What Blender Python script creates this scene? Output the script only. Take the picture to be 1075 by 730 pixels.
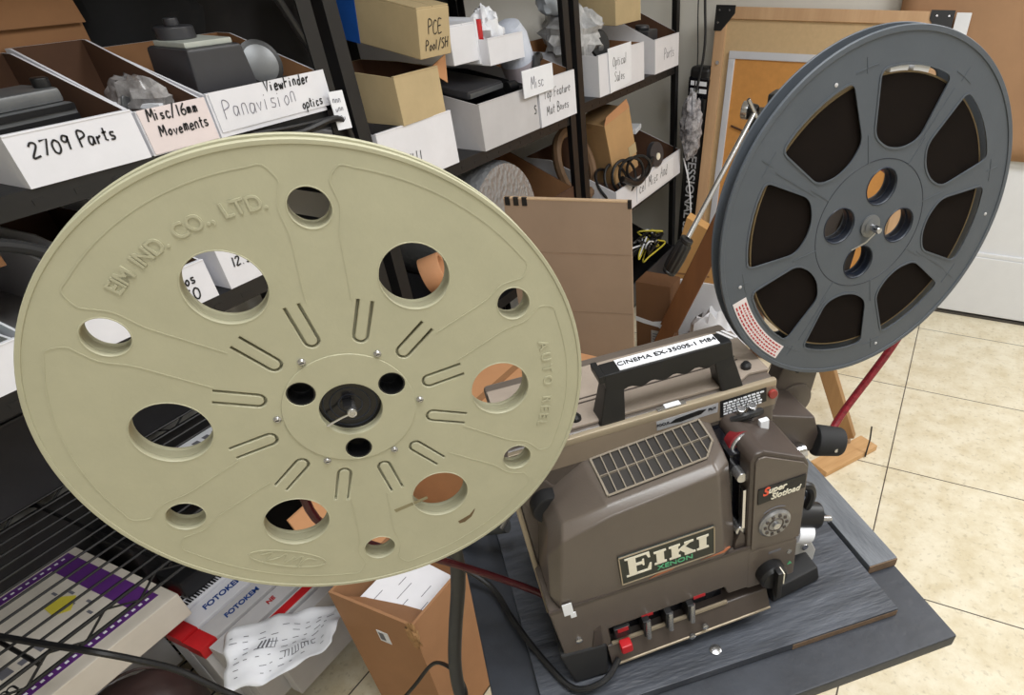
import bpy, bmesh, math, random
from mathutils import Matrix, Vector, noise
random.seed(7)
for o in list(bpy.data.objects): bpy.data.objects.remove(o)
S = bpy.context.scene
COL = S.collection
PI = math.pi
sin, cos, R = math.sin, math.cos, math.radians

# ------------------------------------------------------------------ camera
CAM_H = 1.5
PITCH, ROLL, YAW, FPX, PCX, PCY = 40.328, -0.844, 24.333, 665.5, 672.5, 493.8
def cam_rows():
    cy, sy = cos(R(YAW)), sin(R(YAW)); cp, sp = cos(R(PITCH)), sin(R(PITCH)); cr, sr = cos(R(ROLL)), sin(R(ROLL))
    Rz = Matrix(((cy, sy, 0), (-sy, cy, 0), (0, 0, 1)))
    base = Matrix(((1, 0, 0), (0, 0, -1), (0, 1, 0)))
    Rx = Matrix(((1, 0, 0), (0, cp, -sp), (0, sp, cp)))
    Rr = Matrix(((cr, -sr, 0), (sr, cr, 0), (0, 0, 1)))
    return Rr @ Rx @ base @ Rz
_M = cam_rows()
cd = bpy.data.cameras.new('camera'); cam = bpy.data.objects.new('camera', cd); COL.objects.link(cam)
cam.matrix_world = Matrix.Translation((0, 0, CAM_H)) @ Matrix((_M[0], -_M[1], -_M[2])).transposed().to_4x4()
cd.sensor_width = 36; cd.lens = FPX * 36 / 1075
cd.shift_x = (537.5 - PCX) / 1075; cd.shift_y = (PCY - 365) / 1075
cd.clip_start = 0.02
S.camera = cam

# ------------------------------------------------------------------ light and exposure
S.view_settings.view_transform = 'Standard'; S.view_settings.look = 'None'
S.view_settings.gamma = 1; S.view_settings.use_curve_mapping = False
S.view_settings.exposure = 0.15
w = bpy.data.worlds.new('world'); S.world = w; w.use_nodes = True
w.node_tree.nodes['Background'].inputs[0].default_value = (0.9, 0.95, 1.0, 1)
w.node_tree.nodes['Background'].inputs[1].default_value = 0.25
def area(name, loc, target, sx, sy, power, color=(1, 1, 1)):
    l = bpy.data.lights.new(name, 'AREA'); l.shape = 'RECTANGLE'; l.size = sx; l.size_y = sy; l.energy = power; l.color = color
    o = bpy.data.objects.new(name, l); COL.objects.link(o); o.location = loc
    o.rotation_euler = (Vector(target) - Vector(loc)).to_track_quat('-Z', 'Y').to_euler(); return o
area('ceiling_lamp_right', (1.25, 2.1, 2.66), (1.1, 2.1, 0), 0.6, 1.6, 50, (1.0, 1.0, 1.0))
area('ceiling_lamp_left', (0.15, 0.35, 2.66), (0.1, 0.35, 0), 0.6, 1.4, 27, (0.97, 0.99, 1.0))
area('ceiling_lamp_rear', (1.1, -0.9, 2.66), (0.9, -0.7, 0), 0.6, 1.4, 24, (0.97, 0.99, 1.0))

# ------------------------------------------------------------------ materials
def lin(c):
    return tuple(((v / 255) / 12.92 if v / 255 <= .04045 else ((v / 255 + .055) / 1.055) ** 2.4) for v in c)
MATS = {}
def mat(name, rgb, rough=.6, metal=0.0, var=.12, scale=14, bump=0.0, bscale=120, rgb2=None, spec=.5, alpha=1, trans=0, stretch=None, coat=0):
    if name in MATS: return MATS[name]
    m = bpy.data.materials.new(name); m.use_nodes = True; nt = m.node_tree; N = nt.nodes; L = nt.links
    b = N['Principled BSDF']; c = lin(rgb)
    tc = N.new('ShaderNodeTexCoord'); src = tc.outputs['Object']
    if stretch:
        mp = N.new('ShaderNodeMapping'); mp.inputs['Scale'].default_value = stretch; L.new(src, mp.inputs[0]); src = mp.outputs[0]
    nz = N.new('ShaderNodeTexNoise'); nz.inputs['Scale'].default_value = scale; nz.inputs['Detail'].default_value = 6; nz.inputs['Roughness'].default_value = .65
    L.new(src, nz.inputs['Vector'])
    rp = N.new('ShaderNodeValToRGB'); rp.color_ramp.elements[0].position = .3; rp.color_ramp.elements[1].position = .7
    c2 = lin(rgb2) if rgb2 else tuple(min(1, v * (1 + var)) for v in c)
    c1 = c if rgb2 else tuple(v * (1 - var) for v in c)
    rp.color_ramp.elements[0].color = (*c1, 1); rp.color_ramp.elements[1].color = (*c2, 1)
    L.new(nz.outputs['Fac'], rp.inputs[0]); L.new(rp.outputs[0], b.inputs['Base Color'])
    b.inputs['Roughness'].default_value = rough; b.inputs['Metallic'].default_value = metal
    b.inputs['Specular IOR Level'].default_value = spec
    if coat: b.inputs['Coat Weight'].default_value = coat
    if trans: b.inputs['Transmission Weight'].default_value = trans
    if alpha < 1: b.inputs['Alpha'].default_value = alpha
    if bump:
        nb = N.new('ShaderNodeTexNoise'); nb.inputs['Scale'].default_value = bscale; nb.inputs['Detail'].default_value = 4
        L.new(src, nb.inputs['Vector'])
        bp = N.new('ShaderNodeBump'); bp.inputs['Strength'].default_value = bump; bp.inputs['Distance'].default_value = .002
        L.new(nb.outputs['Fac'], bp.inputs['Height']); L.new(bp.outputs[0], b.inputs['Normal'])
    MATS[name] = m; return m

def tile_mat():
    m = bpy.data.materials.new('floor_tile'); m.use_nodes = True; nt = m.node_tree; N = nt.nodes; L = nt.links
    b = N['Principled BSDF']; tc = N.new('ShaderNodeTexCoord')
    mp = N.new('ShaderNodeMapping'); mp.inputs['Location'].default_value = (-.095, -1.978, 0); L.new(tc.outputs['Object'], mp.inputs[0])
    br = N.new('ShaderNodeTexBrick'); br.offset = 0; br.inputs['Scale'].default_value = 1
    br.inputs['Brick Width'].default_value = .578; br.inputs['Row Height'].default_value = .578
    br.inputs['Mortar Size'].default_value = .0022; br.inputs['Mortar Smooth'].default_value = .1; br.inputs['Bias'].default_value = 0
    L.new(mp.outputs[0], br.inputs['Vector'])
    n1 = N.new('ShaderNodeTexNoise'); n1.inputs['Scale'].default_value = 9; n1.inputs['Detail'].default_value = 8; n1.inputs['Roughness'].default_value = .7
    L.new(tc.outputs['Object'], n1.inputs['Vector'])
    r1 = N.new('ShaderNodeValToRGB'); r1.color_ramp.elements[0].position = .35; r1.color_ramp.elements[1].position = .6
    r1.color_ramp.elements[0].color = (*lin((212, 199, 168)), 1); r1.color_ramp.elements[1].color = (*lin((232, 224, 202)), 1)
    L.new(n1.outputs['Fac'], r1.inputs[0])
    n2 = N.new('ShaderNodeTexNoise'); n2.inputs['Scale'].default_value = 55; n2.inputs['Detail'].default_value = 4
    L.new(tc.outputs['Object'], n2.inputs['Vector'])
    r2 = N.new('ShaderNodeValToRGB'); r2.color_ramp.elements[0].position = .33; r2.color_ramp.elements[1].position = .42
    r2.color_ramp.elements[0].color = (.72, .7, .66, 1); r2.color_ramp.elements[1].color = (1, 1, 1, 1)
    L.new(n2.outputs['Fac'], r2.inputs[0])
    mx = N.new('ShaderNodeMix'); mx.data_type = 'RGBA'; mx.blend_type = 'MULTIPLY'; mx.inputs[0].default_value = .6
    L.new(r1.outputs[0], mx.inputs[6]); L.new(r2.outputs[0], mx.inputs[7])
    m2 = N.new('ShaderNodeMix'); m2.data_type = 'RGBA'; L.new(br.outputs['Fac'], m2.inputs[0]); L.new(mx.outputs[2], m2.inputs[6])
    m2.inputs[7].default_value = (*lin((70, 60, 50)), 1)
    L.new(m2.outputs[2], b.inputs['Base Color']); b.inputs['Roughness'].default_value = .38
    return m

def bubble_mat():
    m = bpy.data.materials.new('silver_bubble_wrap'); m.use_nodes = True; nt = m.node_tree; N = nt.nodes; L = nt.links
    b = N['Principled BSDF']; tc = N.new('ShaderNodeTexCoord'); v = N.new('ShaderNodeTexVoronoi'); v.inputs['Scale'].default_value = 75
    L.new(tc.outputs['Object'], v.inputs['Vector']); bp = N.new('ShaderNodeBump'); bp.inputs['Strength'].default_value = .7; bp.inputs['Distance'].default_value = .004
    L.new(v.outputs['Distance'], bp.inputs['Height']); L.new(bp.outputs[0], b.inputs['Normal'])
    b.inputs['Base Color'].default_value = (*lin((170, 172, 176)), 1); b.inputs['Roughness'].default_value = .28; b.inputs['Metallic'].default_value = .55
    return m

CREAM = mat('cream_plastic', (177, 174, 148), .46, var=.05, scale=22, bump=.05, bscale=260)
CREAMW = mat('cream_inner', (172, 169, 143), .5, var=.05, scale=22)
GREY = mat('grey_plastic', (84, 90, 98), .42, var=.06, scale=20, bump=.04, bscale=300)
NAVY = mat('navy_plastic', (34, 40, 54), .4)
FILM = mat('film_roll', (24, 18, 15), .9, var=.06, scale=60, spec=.15)
FILME = mat('film_edge', (110, 92, 62), .5)
PBROWN = mat('brown_enamel', (96, 87, 80), .28, var=.05, scale=30, bump=.05, bscale=500)
PDARK = mat('dark_brown_enamel', (74, 65, 60), .36, var=.06, scale=30)
PTOP = mat('taupe_leatherette', (152, 139, 127), .55, var=.06, scale=40, bump=.15, bscale=700)
CHAMP = mat('champagne_metal', (168, 154, 132), .38, metal=.25, var=.05)
BLACK = mat('black_plastic', (22, 22, 24), .42, var=.1)
BLACKG = mat('black_gloss', (14, 14, 20), .15, var=.1)
RUBBER = mat('black_rubber', (28, 28, 30), .7, var=.15)
STEEL = mat('polished_steel', (190, 190, 192), .25, metal=.9, var=.05)
CHROME = mat('chrome', (215, 215, 218), .12, metal=1, var=.03)
WHITEC = mat('white_card', (226, 226, 232), .75, var=.05, scale=8, bump=.05, bscale=60)
GREYC = mat('grey_white_card', (196, 194, 196), .75, var=.06, scale=8)
TANC = mat('tan_card', (186, 166, 128), .8, var=.08, scale=10, bump=.06, bscale=60)
KRAFT = mat('kraft_card', (150, 108, 72), .85, var=.1, scale=7, bump=.1, bscale=50)
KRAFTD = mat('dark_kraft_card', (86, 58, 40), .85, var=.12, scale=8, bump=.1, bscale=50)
KRAFTD2 = mat('mid_brown_card', (118, 82, 54), .85, var=.1, scale=8, bump=.1, bscale=50)
KRAFTG = mat('grey_kraft_card', (160, 138, 118), .85, var=.07, scale=5, bump=.1, bscale=40)
KRAFTO = mat('orange_kraft_card', (194, 142, 100), .85, var=.08, scale=6, bump=.1, bscale=40)
PAPERB = mat('brown_paper', (162, 126, 94), .8, var=.08, scale=5, bump=.3, bscale=14)
PAPER = mat('white_paper', (236, 238, 244), .7, var=.03)
INK = mat('black_marker', (22, 22, 26), .6)
INKB = mat('pale_pencil', (120, 118, 130), .6)
GREYTXT = mat('grey_print', (110, 110, 118), .6)
BLUEI = mat('blue_print', (32, 70, 140), .5)
REDI = mat('red_print', (176, 30, 38), .5)
REDP = mat('red_plastic', (196, 34, 40), .35)
GREENI = mat('green_print', (92, 176, 130), .5)
IVORY = mat('ivory_print', (232, 226, 208), .5)
DKGREEN = mat('dark_badge', (38, 42, 36), .35)
SHELF = mat('black_shelf_steel', (20, 20, 22), .45, var=.15)
WIRE = mat('black_wire', (16, 16, 17), .4)
WALL = mat('wall_paint', (226, 223, 215), .8, var=.03, scale=3)
CEIL = mat('ceiling_paint', (215, 213, 208), .85, var=.02)
DOORW = mat('white_door_paint', (222, 224, 228), .5, var=.02)
DARKTR = mat('dark_sill', (70, 66, 62), .6)
TABLE = mat('black_painted_plywood', (38, 41, 48), .5, var=.2, scale=9, bump=.35, bscale=60, rgb2=(56, 60, 69))
SLAB = mat('worn_black_plywood', (36, 39, 46), .44, scale=7, bump=.6, bscale=40, rgb2=(84, 88, 97), stretch=(1, 5, 1))
PLANK = mat('scuffed_grey_plank', (84, 88, 95), .42, scale=10, bump=.4, bscale=50, rgb2=(120, 124, 130), stretch=(5, 1, 1))
RAWPLY = mat('raw_plywood_edge', (120, 98, 78), .8, var=.25, scale=40)
WOOD = mat('varnished_wood', (88, 52, 28), .4, scale=12, rgb2=(116, 74, 42), stretch=(1, 1, .12))
WOODL = mat('light_wood', (180, 142, 106), .6, scale=14, rgb2=(204, 168, 130), stretch=(1, 1, .1))
WOODP = mat('pine_wood', (190, 146, 96), .6, scale=14, rgb2=(214, 172, 124), stretch=(.3, 3, 3))
WOODR = mat('weathered_wood', (140, 104, 66), .6, scale=18, rgb2=(170, 132, 88), stretch=(1, 1, .1))
HARDB = mat('tan_hardboard', (196, 168, 128), .8, var=.05, scale=60)
CORK = mat('orange_cork', (196, 138, 72), .8, var=.08, scale=30, bump=.1, bscale=200)
ALU = mat('white_aluminium', (214, 216, 224), .35, metal=.3, var=.03)
BLUET = mat('blue_tape', (24, 84, 168), .6, var=.12, scale=20)
TEAL = mat('teal_plastic_bag', (40, 120, 108), .3, rgb2=(120, 190, 176), scale=30)
PURPLE = mat('purple_print', (92, 44, 120), .5, var=.06)
BEIGEC = mat('beige_card', (212, 204, 192), .75, var=.04)
YELLOW = mat('yellow_print', (214, 200, 70), .6)
MAROON = mat('dark_brown_leather', (58, 42, 40), .5, var=.12, bump=.2, bscale=80)
CASEG = mat('dark_grey_case', (58, 58, 62), .4, var=.12)
MIDG = mat('grey_metal', (120, 122, 124), .4, metal=.5, var=.12)
PLASTIC = mat('clear_plastic_bag', (196, 196, 200), .2, rgb2=(236, 236, 240), scale=24, bump=.6, bscale=26, alpha=.75)
PLASTICW = mat('white_plastic_bag', (216, 216, 220), .3, rgb2=(240, 240, 244), scale=20, bump=.5, bscale=22)
DKBAG = mat('black_plastic_bag', (30, 30, 34), .3, var=.3, scale=20, bump=.6, bscale=24)
TANROLL = mat('tan_core', (206, 150, 108), .7, var=.06)
REDB = mat('red_braided_belt', (104, 14, 26), .4, rgb2=(170, 44, 58), scale=220)
DKRED = mat('dark_red_belt', (70, 16, 22), .4, var=.2, scale=120)
DKRED2 = mat('dull_red_ring', (120, 24, 32), .4, var=.2, scale=150)
GRILLE = mat('grille_brown', (46, 42, 39), .6, var=.15)
BARS = mat('grille_bar', (146, 136, 122), .4, metal=.15)
HOSE = mat('grey_black_hose', (60, 62, 64), .6, var=.15)
STAIN = mat('brown_smudge', (136, 128, 98), .6, var=.1)
STAIND = mat('dark_smudge', (104, 84, 58), .6, var=.2)
COPPER = mat('worn_copper', (190, 118, 84), .4, metal=.3, var=.2)

# ------------------------------------------------------------------ mesh helpers
def newobj(name, me, m=None, parent=None):
    o = bpy.data.objects.new(name, me); COL.objects.link(o)
    if m is not None:
        for mm in (m if isinstance(m, (list, tuple)) else [m]): me.materials.append(mm)
    if parent is not None: o.parent = parent
    return o
def thing(name, label, cat, loc=(0, 0, 0), rotz=0, group=None, mtx=None):
    o = bpy.data.objects.new(name, None); COL.objects.link(o); o.empty_display_size = .05
    if mtx is not None: o.matrix_world = mtx
    else: o.location = loc; o.rotation_euler = (0, 0, rotz)
    return tag(o, label, cat, group)
def tag(o, label, cat, group=None):
    o['label'] = label; o['category'] = cat
    if group: o['group'] = group
    return o
def structure(o): o['kind'] = 'structure'; return o

class MB:
    def __init__(s): s.bm = bmesh.new()
    def face(s, pts, mi=0):
        f = s.bm.faces.new([s.bm.verts.new(p) for p in pts]); f.material_index = mi; return f
    def box(s, x0, x1, y0, y1, z0, z1, mi=0, M=None):
        v = [Vector((x, y, z)) for z in (z0, z1) for y in (y0, y1) for x in (x0, x1)]
        if M is not None: v = [M @ p for p in v]
        v = [s.bm.verts.new(p) for p in v]
        for q in ((0, 2, 3, 1), (4, 5, 7, 6), (0, 1, 5, 4), (2, 6, 7, 3), (0, 4, 6, 2), (1, 3, 7, 5)):
            f = s.bm.faces.new([v[i] for i in q]); f.material_index = mi
        return s
    def prism(s, poly, axis, a0, a1, mi=0, M=None):
        def P(p, a):
            q = {'x': (a, p[0], p[1]), 'y': (p[0], a, p[1]), 'z': (p[0], p[1], a)}[axis]
            return (M @ Vector(q)) if M is not None else Vector(q)
        A = [s.bm.verts.new(P(p, a0)) for p in poly]; B = [s.bm.verts.new(P(p, a1)) for p in poly]; n = len(poly)
        for f in [s.bm.faces.new(A), s.bm.faces.new(B[::-1])] + [s.bm.faces.new((A[i], B[i], B[(i + 1) % n], A[(i + 1) % n])) for i in range(n)]:
            f.material_index = mi
        return s
    def hull(s, bot, top, mi=0):
        A = [s.bm.verts.new(p) for p in bot]; B = [s.bm.verts.new(p) for p in top]; n = len(bot)
        for f in [s.bm.faces.new(A), s.bm.faces.new(B[::-1])] + [s.bm.faces.new((A[i], B[i], B[(i + 1) % n], A[(i + 1) % n])) for i in range(n)]:
            f.material_index = mi
        return s
    def rings(s, rings, cap=True, mi=0):
        vs = [[s.bm.verts.new(p) for p in r] for r in rings]; n = len(vs[0])
        for a, b in zip(vs, vs[1:]):
            for i in range(n):
                f = s.bm.faces.new((a[i], a[(i + 1) % n], b[(i + 1) % n], b[i])); f.material_index = mi
        if cap:
            f = s.bm.faces.new(vs[0][::-1]); f.material_index = mi
            f = s.bm.faces.new(vs[-1]); f.material_index = mi
        return s
    def lathe(s, prof, M=None, n=32, mi=0, cap=True):
        M = M or Matrix()
        return s.rings([[M @ Vector((r * cos(2 * PI * i / n), r * sin(2 * PI * i / n), z)) for i in range(n)] for r, z in prof], cap, mi)
    def cyl(s, p0, p1, r0, r1=None, n=20, mi=0):
        p0, p1 = Vector(p0), Vector(p1); r1 = r0 if r1 is None else r1
        q = (p1 - p0).to_track_quat('Z', 'Y').to_matrix().to_4x4(); L = (p1 - p0).length
        return s.lathe([(r0, 0), (r1, L)], Matrix.Translation(p0) @ q, n, mi)
    def tube(s, pts, r, n=8, smooth=6, mi=0):
        p = smoothpath(pts, smooth) if smooth else [Vector(q) for q in pts]
        rr = []; up = Vector((0, 0, 1))
        for i, c in enumerate(p):
            t = (p[min(i + 1, len(p) - 1)] - p[max(i - 1, 0)]).normalized()
            if i == 0:
                u = t.cross(up); u = (t.cross(Vector((1, 0, 0))) if u.length < .05 else u).normalized()
            else: u = (u - t * u.dot(t)).normalized()
            v = t.cross(u)
            rr.append([c + (u * cos(2 * PI * k / n) + v * sin(2 * PI * k / n)) * r for k in range(n)])
        return s.rings(rr, True, mi)
    def blob(s, c, rx, ry, rz, amp=.12, fr=6, seed=0, nu=28, nv=16, flat=None, mi=0):
        rows = []; c = Vector(c)
        for j in range(1, nv):
            th = PI * j / nv; row = []
            for i in range(nu):
                ph = 2 * PI * i / nu; d = Vector((sin(th) * cos(ph), sin(th) * sin(ph), -cos(th)))
                k = 1 + amp * noise.noise(d * fr * .4 + Vector((seed, seed * .7, 0))) + amp * .5 * noise.noise(d * fr + Vector((seed, 0, 3)))
                z = d.z * rz * k
                if flat is not None: z = max(z, -flat)
                row.append(c + Vector((d.x * rx * k, d.y * ry * k, z)))
            rows.append(row)
        return s.rings(rows, True, mi)
    def torus(s, M, r, t, n=32, m=10, mi=0, a0=0, a1=2 * PI):
        full = abs(a1 - a0 - 2 * PI) < 1e-6; rr = []
        for i in range(n + 1):
            a = a0 + (a1 - a0) * i / n
            rr.append([M @ Vector(((r + t * cos(2 * PI * k / m)) * cos(a), (r + t * cos(2 * PI * k / m)) * sin(a), t * sin(2 * PI * k / m))) for k in range(m)])
        return s.rings(rr, not full, mi)
    def strip(s, pts, wd, up=Vector((0, 0, 1)), h=0.0006, mi=0):
        """flat raised ribbon following pts (plane normal up)"""
        p = [Vector(q) for q in pts]; a, b = [], []
        for i, c in enumerate(p):
            t = p[min(i + 1, len(p) - 1)] - p[max(i - 1, 0)]
            if t.length < 1e-9: t = Vector((1, 0, 0))
            sd = up.cross(t.normalized()) * wd / 2
            a.append((c - sd, c + sd))
        for (l0, r0), (l1, r1) in zip(a, a[1:]):
            B = [l0, r0, r1, l1]; T = [q + up * h for q in B]
            s.hull(B, T, mi)
        return s
    def build(s, name, m=None, parent=None, bevel=0, seg=2, ang=30, merge=True, smooth=True):
        bm = s.bm
        if merge: bmesh.ops.remove_doubles(bm, verts=bm.verts, dist=1e-6)
        bmesh.ops.recalc_face_normals(bm, faces=bm.faces)
        if bevel:
            ed = [e for e in bm.edges if len(e.link_faces) == 2 and e.calc_face_angle(0) > R(ang)]
            bmesh.ops.bevel(bm, geom=ed, offset=bevel, segments=seg, affect='EDGES', profile=.5, clamp_overlap=True)
        me = bpy.data.meshes.new(name); bm.to_mesh(me); bm.free()
        if smooth:
            me.polygons.foreach_set('use_smooth', [True] * len(me.polygons)); me.set_sharp_from_angle(angle=R(35))
        o = newobj(name, me, m, parent)
        if bevel and smooth: o.modifiers.new('normals', 'WEIGHTED_NORMAL').keep_sharp = True
        return o

def smoothpath(pts, k=6):
    p = [Vector(q) for q in pts]
    if len(p) < 3: return p
    p = [p[0] * 2 - p[1]] + p + [p[-1] * 2 - p[-2]]; out = []
    for i in range(1, len(p) - 2):
        for j in range(k):
            t = j / k; a, b, c, d = p[i - 1], p[i], p[i + 1], p[i + 2]
            out.append(.5 * ((2 * b) + (c - a) * t + (2 * a - 5 * b + 4 * c - d) * t * t + (3 * b - a - 3 * c + d) * t ** 3))
    out.append(p[-2]); return out

def curve_mesh(cu, name):
    o = bpy.data.objects.new('tmp', cu); COL.objects.link(o)
    dg = bpy.context.evaluated_depsgraph_get(); dg.update()
    me = bpy.data.meshes.new_from_object(o.evaluated_get(dg)); me.name = name
    bpy.data.objects.remove(o); bpy.data.curves.remove(cu); me.materials.clear(); return me
def plate(name, loops, z0, z1, m, parent, bevel=0.0, M=None):
    """2D loops (outer and holes) extruded between z0 and z1"""
    cu = bpy.data.curves.new(name, 'CURVE'); cu.dimensions = '2D'; cu.fill_mode = 'BOTH'
    cu.extrude = (z1 - z0) / 2 - bevel; cu.bevel_depth = bevel; cu.bevel_resolution = 1; cu.offset = -bevel
    for lp in loops:
        sp = cu.splines.new('POLY'); sp.points.add(len(lp) - 1)
        for q, c in zip(sp.points, lp): q.co = (c[0], c[1], 0, 1)
        sp.use_cyclic_u = True
    me = curve_mesh(cu, name)
    T = Matrix.Translation((0, 0, (z0 + z1) / 2)); me.transform((M @ T) if M is not None else T)
    bm = bmesh.new(); bm.from_mesh(me); bmesh.ops.remove_doubles(bm, verts=bm.verts, dist=1e-6); bmesh.ops.recalc_face_normals(bm, faces=bm.faces)
    Nz = (M.to_3x3() @ Vector((0, 0, 1))) if M is not None else Vector((0, 0, 1))
    bm.normal_update()
    for f in bm.faces: f.smooth = abs(f.normal.dot(Nz)) < .9995
    for e in bm.edges:
        k = [abs(f.normal.dot(Nz)) > .9995 for f in e.link_faces]
        if any(k) and not all(k): e.smooth = False
    bm.to_mesh(me); bm.free()
    return newobj(name, me, m, parent)
def frame(o, right, up):
    r = Vector(right).normalized(); u = Vector(up); u = (u - r * u.dot(r)).normalized(); n = r.cross(u)
    return Matrix.Translation(Vector(o)) @ Matrix((r, u, n)).transposed().to_4x4()
def text_mesh(s, size, ext=.0004, shear=0, align='CENTER', bold=0, sx=1):
    cu = bpy.data.curves.new('text', 'FONT'); cu.body = s; cu.size = size; cu.extrude = ext; cu.shear = shear; cu.align_x = align; cu.align_y = 'CENTER'; cu.offset = bold
    me = curve_mesh(cu, 'lettering')
    if sx != 1: me.transform(Matrix.Diagonal((sx, 1, 1, 1)))
    return me
def text(s, size, F, m, parent, name='lettering', ext=.0004, **k):
    me = text_mesh(s, size, ext, **k); me.transform(F); return newobj(name, me, m, parent)

def circ(cx, cy, r, n=48, a0=0): return [(cx + r * cos(a0 + 2 * PI * i / n), cy + r * sin(a0 + 2 * PI * i / n)) for i in range(n)]
def pol(r, d): return (r * cos(R(d)), r * sin(R(d)))
def roundpoly(P, rad, k=6):
    out = []; n = len(P)
    for i in range(n):
        a, b, c = Vector(P[i - 1]), Vector(P[i]), Vector(P[(i + 1) % n]); r = rad[i] if isinstance(rad, (list, tuple)) else rad
        d = min(r, (a - b).length * .45, (c - b).length * .45)
        p, q = b + (a - b).normalized() * d, b + (c - b).normalized() * d
        for j in range(k + 1):
            t = j / k; out.append(tuple(p * (1 - t) ** 2 + b * 2 * t * (1 - t) + q * t * t))
    return out

# handwriting: stroke glyphs on a unit grid (x 0..w, y 0..1)
GL = {
'0': '.3,1 .05,.75 .05,.25 .3,0 .55,.25 .55,.75 .3,1', '1': '.2,1 .2,0', '2': '.02,.8 .2,1 .45,.95 .5,.7 .05,.02 .6,.05', '3': '.05,.95 .5,.95 .22,.58 .52,.35 .3,0 .02,.1',
'4': '.4,0 .42,1 .02,.35 .6,.38', '5': '.5,1 .12,1 .08,.6 .4,.62 .5,.3 .3,0 .02,.08', '6': '.45,1 .1,.55 .08,.15 .3,0 .5,.2 .4,.48 .1,.4', '7': '.02,.95 .55,1 .2,0', '9': '.5,.9 .2,1 .06,.72 .3,.55 .5,.8 .5,.9 .45,0',
'/': '0,-.1 .35,1.1', '.': '.05,.02 .1,.05', ',': '.1,.08 .02,-.15', '\'': '.1,1 .05,.8', '-': '0,.45 .35,.5',
'A': '0,0 .28,1 .56,0|.1,.38 .46,.4', 'B': '.05,0 .05,1 .4,.95 .42,.6 .05,.52 .5,.4 .45,.05 .05,0', 'C': '.5,.9 .25,1 .04,.6 .08,.15 .3,0 .52,.12', 'D': '.05,0 .05,1 .4,.85 .52,.45 .35,.08 .05,0',
'E': '.5,1 .06,1 .05,0 .52,.02|.05,.52 .4,.54', 'F': '.5,1 .06,1 .05,0|.05,.52 .4,.54', 'H': '.05,1 .05,0|.5,1 .5,0|.05,.5 .5,.54', 'I': '.1,1 .1,0', 'K': '.05,1 .05,0|.5,1 .08,.45 .55,0', 'L': '.06,1 .05,0 .5,.03',
'M': '0,0 .08,1 .32,.35 .56,1 .64,0', 'N': '.02,0 .04,1 .48,.02 .5,1', 'O': '.3,1 .05,.7 .06,.25 .3,0 .55,.28 .54,.75 .3,1', 'P': '.06,0 .06,1 .42,.95 .48,.66 .06,.5', 'R': '.06,0 .06,1 .42,.95 .46,.66 .08,.52 .52,0',
'S': '.5,.9 .25,1 .06,.76 .46,.4 .4,.06 .02,.08', 'T': '0,1 .58,1|.28,1 .28,0', 'V': '0,1 .26,0 .54,1', 'W': '0,1 .16,0 .32,.7 .48,0 .66,1', 'X': '0,0 .5,1|0,1 .52,0',
'a': '.4,.5 .12,.55 .04,.2 .2,0 .4,.3 .4,.5 .42,0', 'c': '.4,.45 .15,.55 .05,.25 .18,0 .42,.1', 'd': '.4,1 .4,0|.4,.45 .12,.5 .06,.15 .22,0 .4,.2', 'e': '.05,.28 .4,.34 .25,.55 .06,.35 .12,.02 .42,.1', 'f': '.4,.95 .2,1 .16,0|.02,.55 .36,.58',
'i': '.08,.55 .08,0|.08,.75 .1,.8', 'l': '.08,1 .08,0', 'm': '.03,0 .05,.5 .2,.5 .22,0 .24,.5 .4,.5 .44,0', 'n': '.04,0 .05,.5 .3,.52 .36,0', 'o': '.22,.52 .05,.28 .2,0 .4,.2 .34,.48 .22,.52', 'p': '.05,-.4 .06,.5 .36,.5 .38,.15 .06,.05',
'r': '.05,0 .06,.5 .1,.38 .34,.52', 's': '.36,.48 .1,.5 .1,.3 .34,.2 .28,.02 .02,.04', 't': '.16,.9 .16,.08 .34,.02|.0,.58 .34,.6', 'u': '.04,.5 .08,.05 .3,.08 .34,.5|.34,.5 .36,0', 'v': '.0,.5 .18,0 .36,.5', 'w': '0,.5 .12,0 .24,.4 .36,0 .5,.5', 'x': '0,0 .36,.5|0,.5 .38,0', ' ': ''}
def scrawl(lines, F, h, parent, m=None, wd=.0024, name='handwriting', lead=1.45, seed=1, slant=.12):
    """hand-lettered lines; F maps (x right, y up) onto the surface, starting at the top left"""
    rnd = random.Random(seed); mb = MB(); up = Vector((0, 0, 1))
    for li, ln in enumerate(lines):
        x = rnd.uniform(0, .2) * h
        for ch in ln:
            g = GL.get(ch, ''); mx = .3
            jy = rnd.uniform(-.06, .06); sc = rnd.uniform(.92, 1.08)
            for st in g.split('|'):
                if not st: continue
                pts = [tuple(map(float, q.split(','))) for q in st.split()]
                mx = max(mx, max(q[0] for q in pts))
                P = smoothpath([(q[0], q[1], 0) for q in pts], 4) if len(pts) > 3 else [Vector((q[0], q[1], 0)) for q in pts]
                mb.strip([Vector((x + (q.x + slant * q.y) * h * sc, (q.y + jy) * h * sc - (li + 1) * h * lead, .0003)) for q in P], wd, up, .0003)
            x += (mx + .2) * h
    o = mb.build(name, m or INK, parent, merge=False, smooth=False)
    o.data.transform(F); return o

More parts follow.
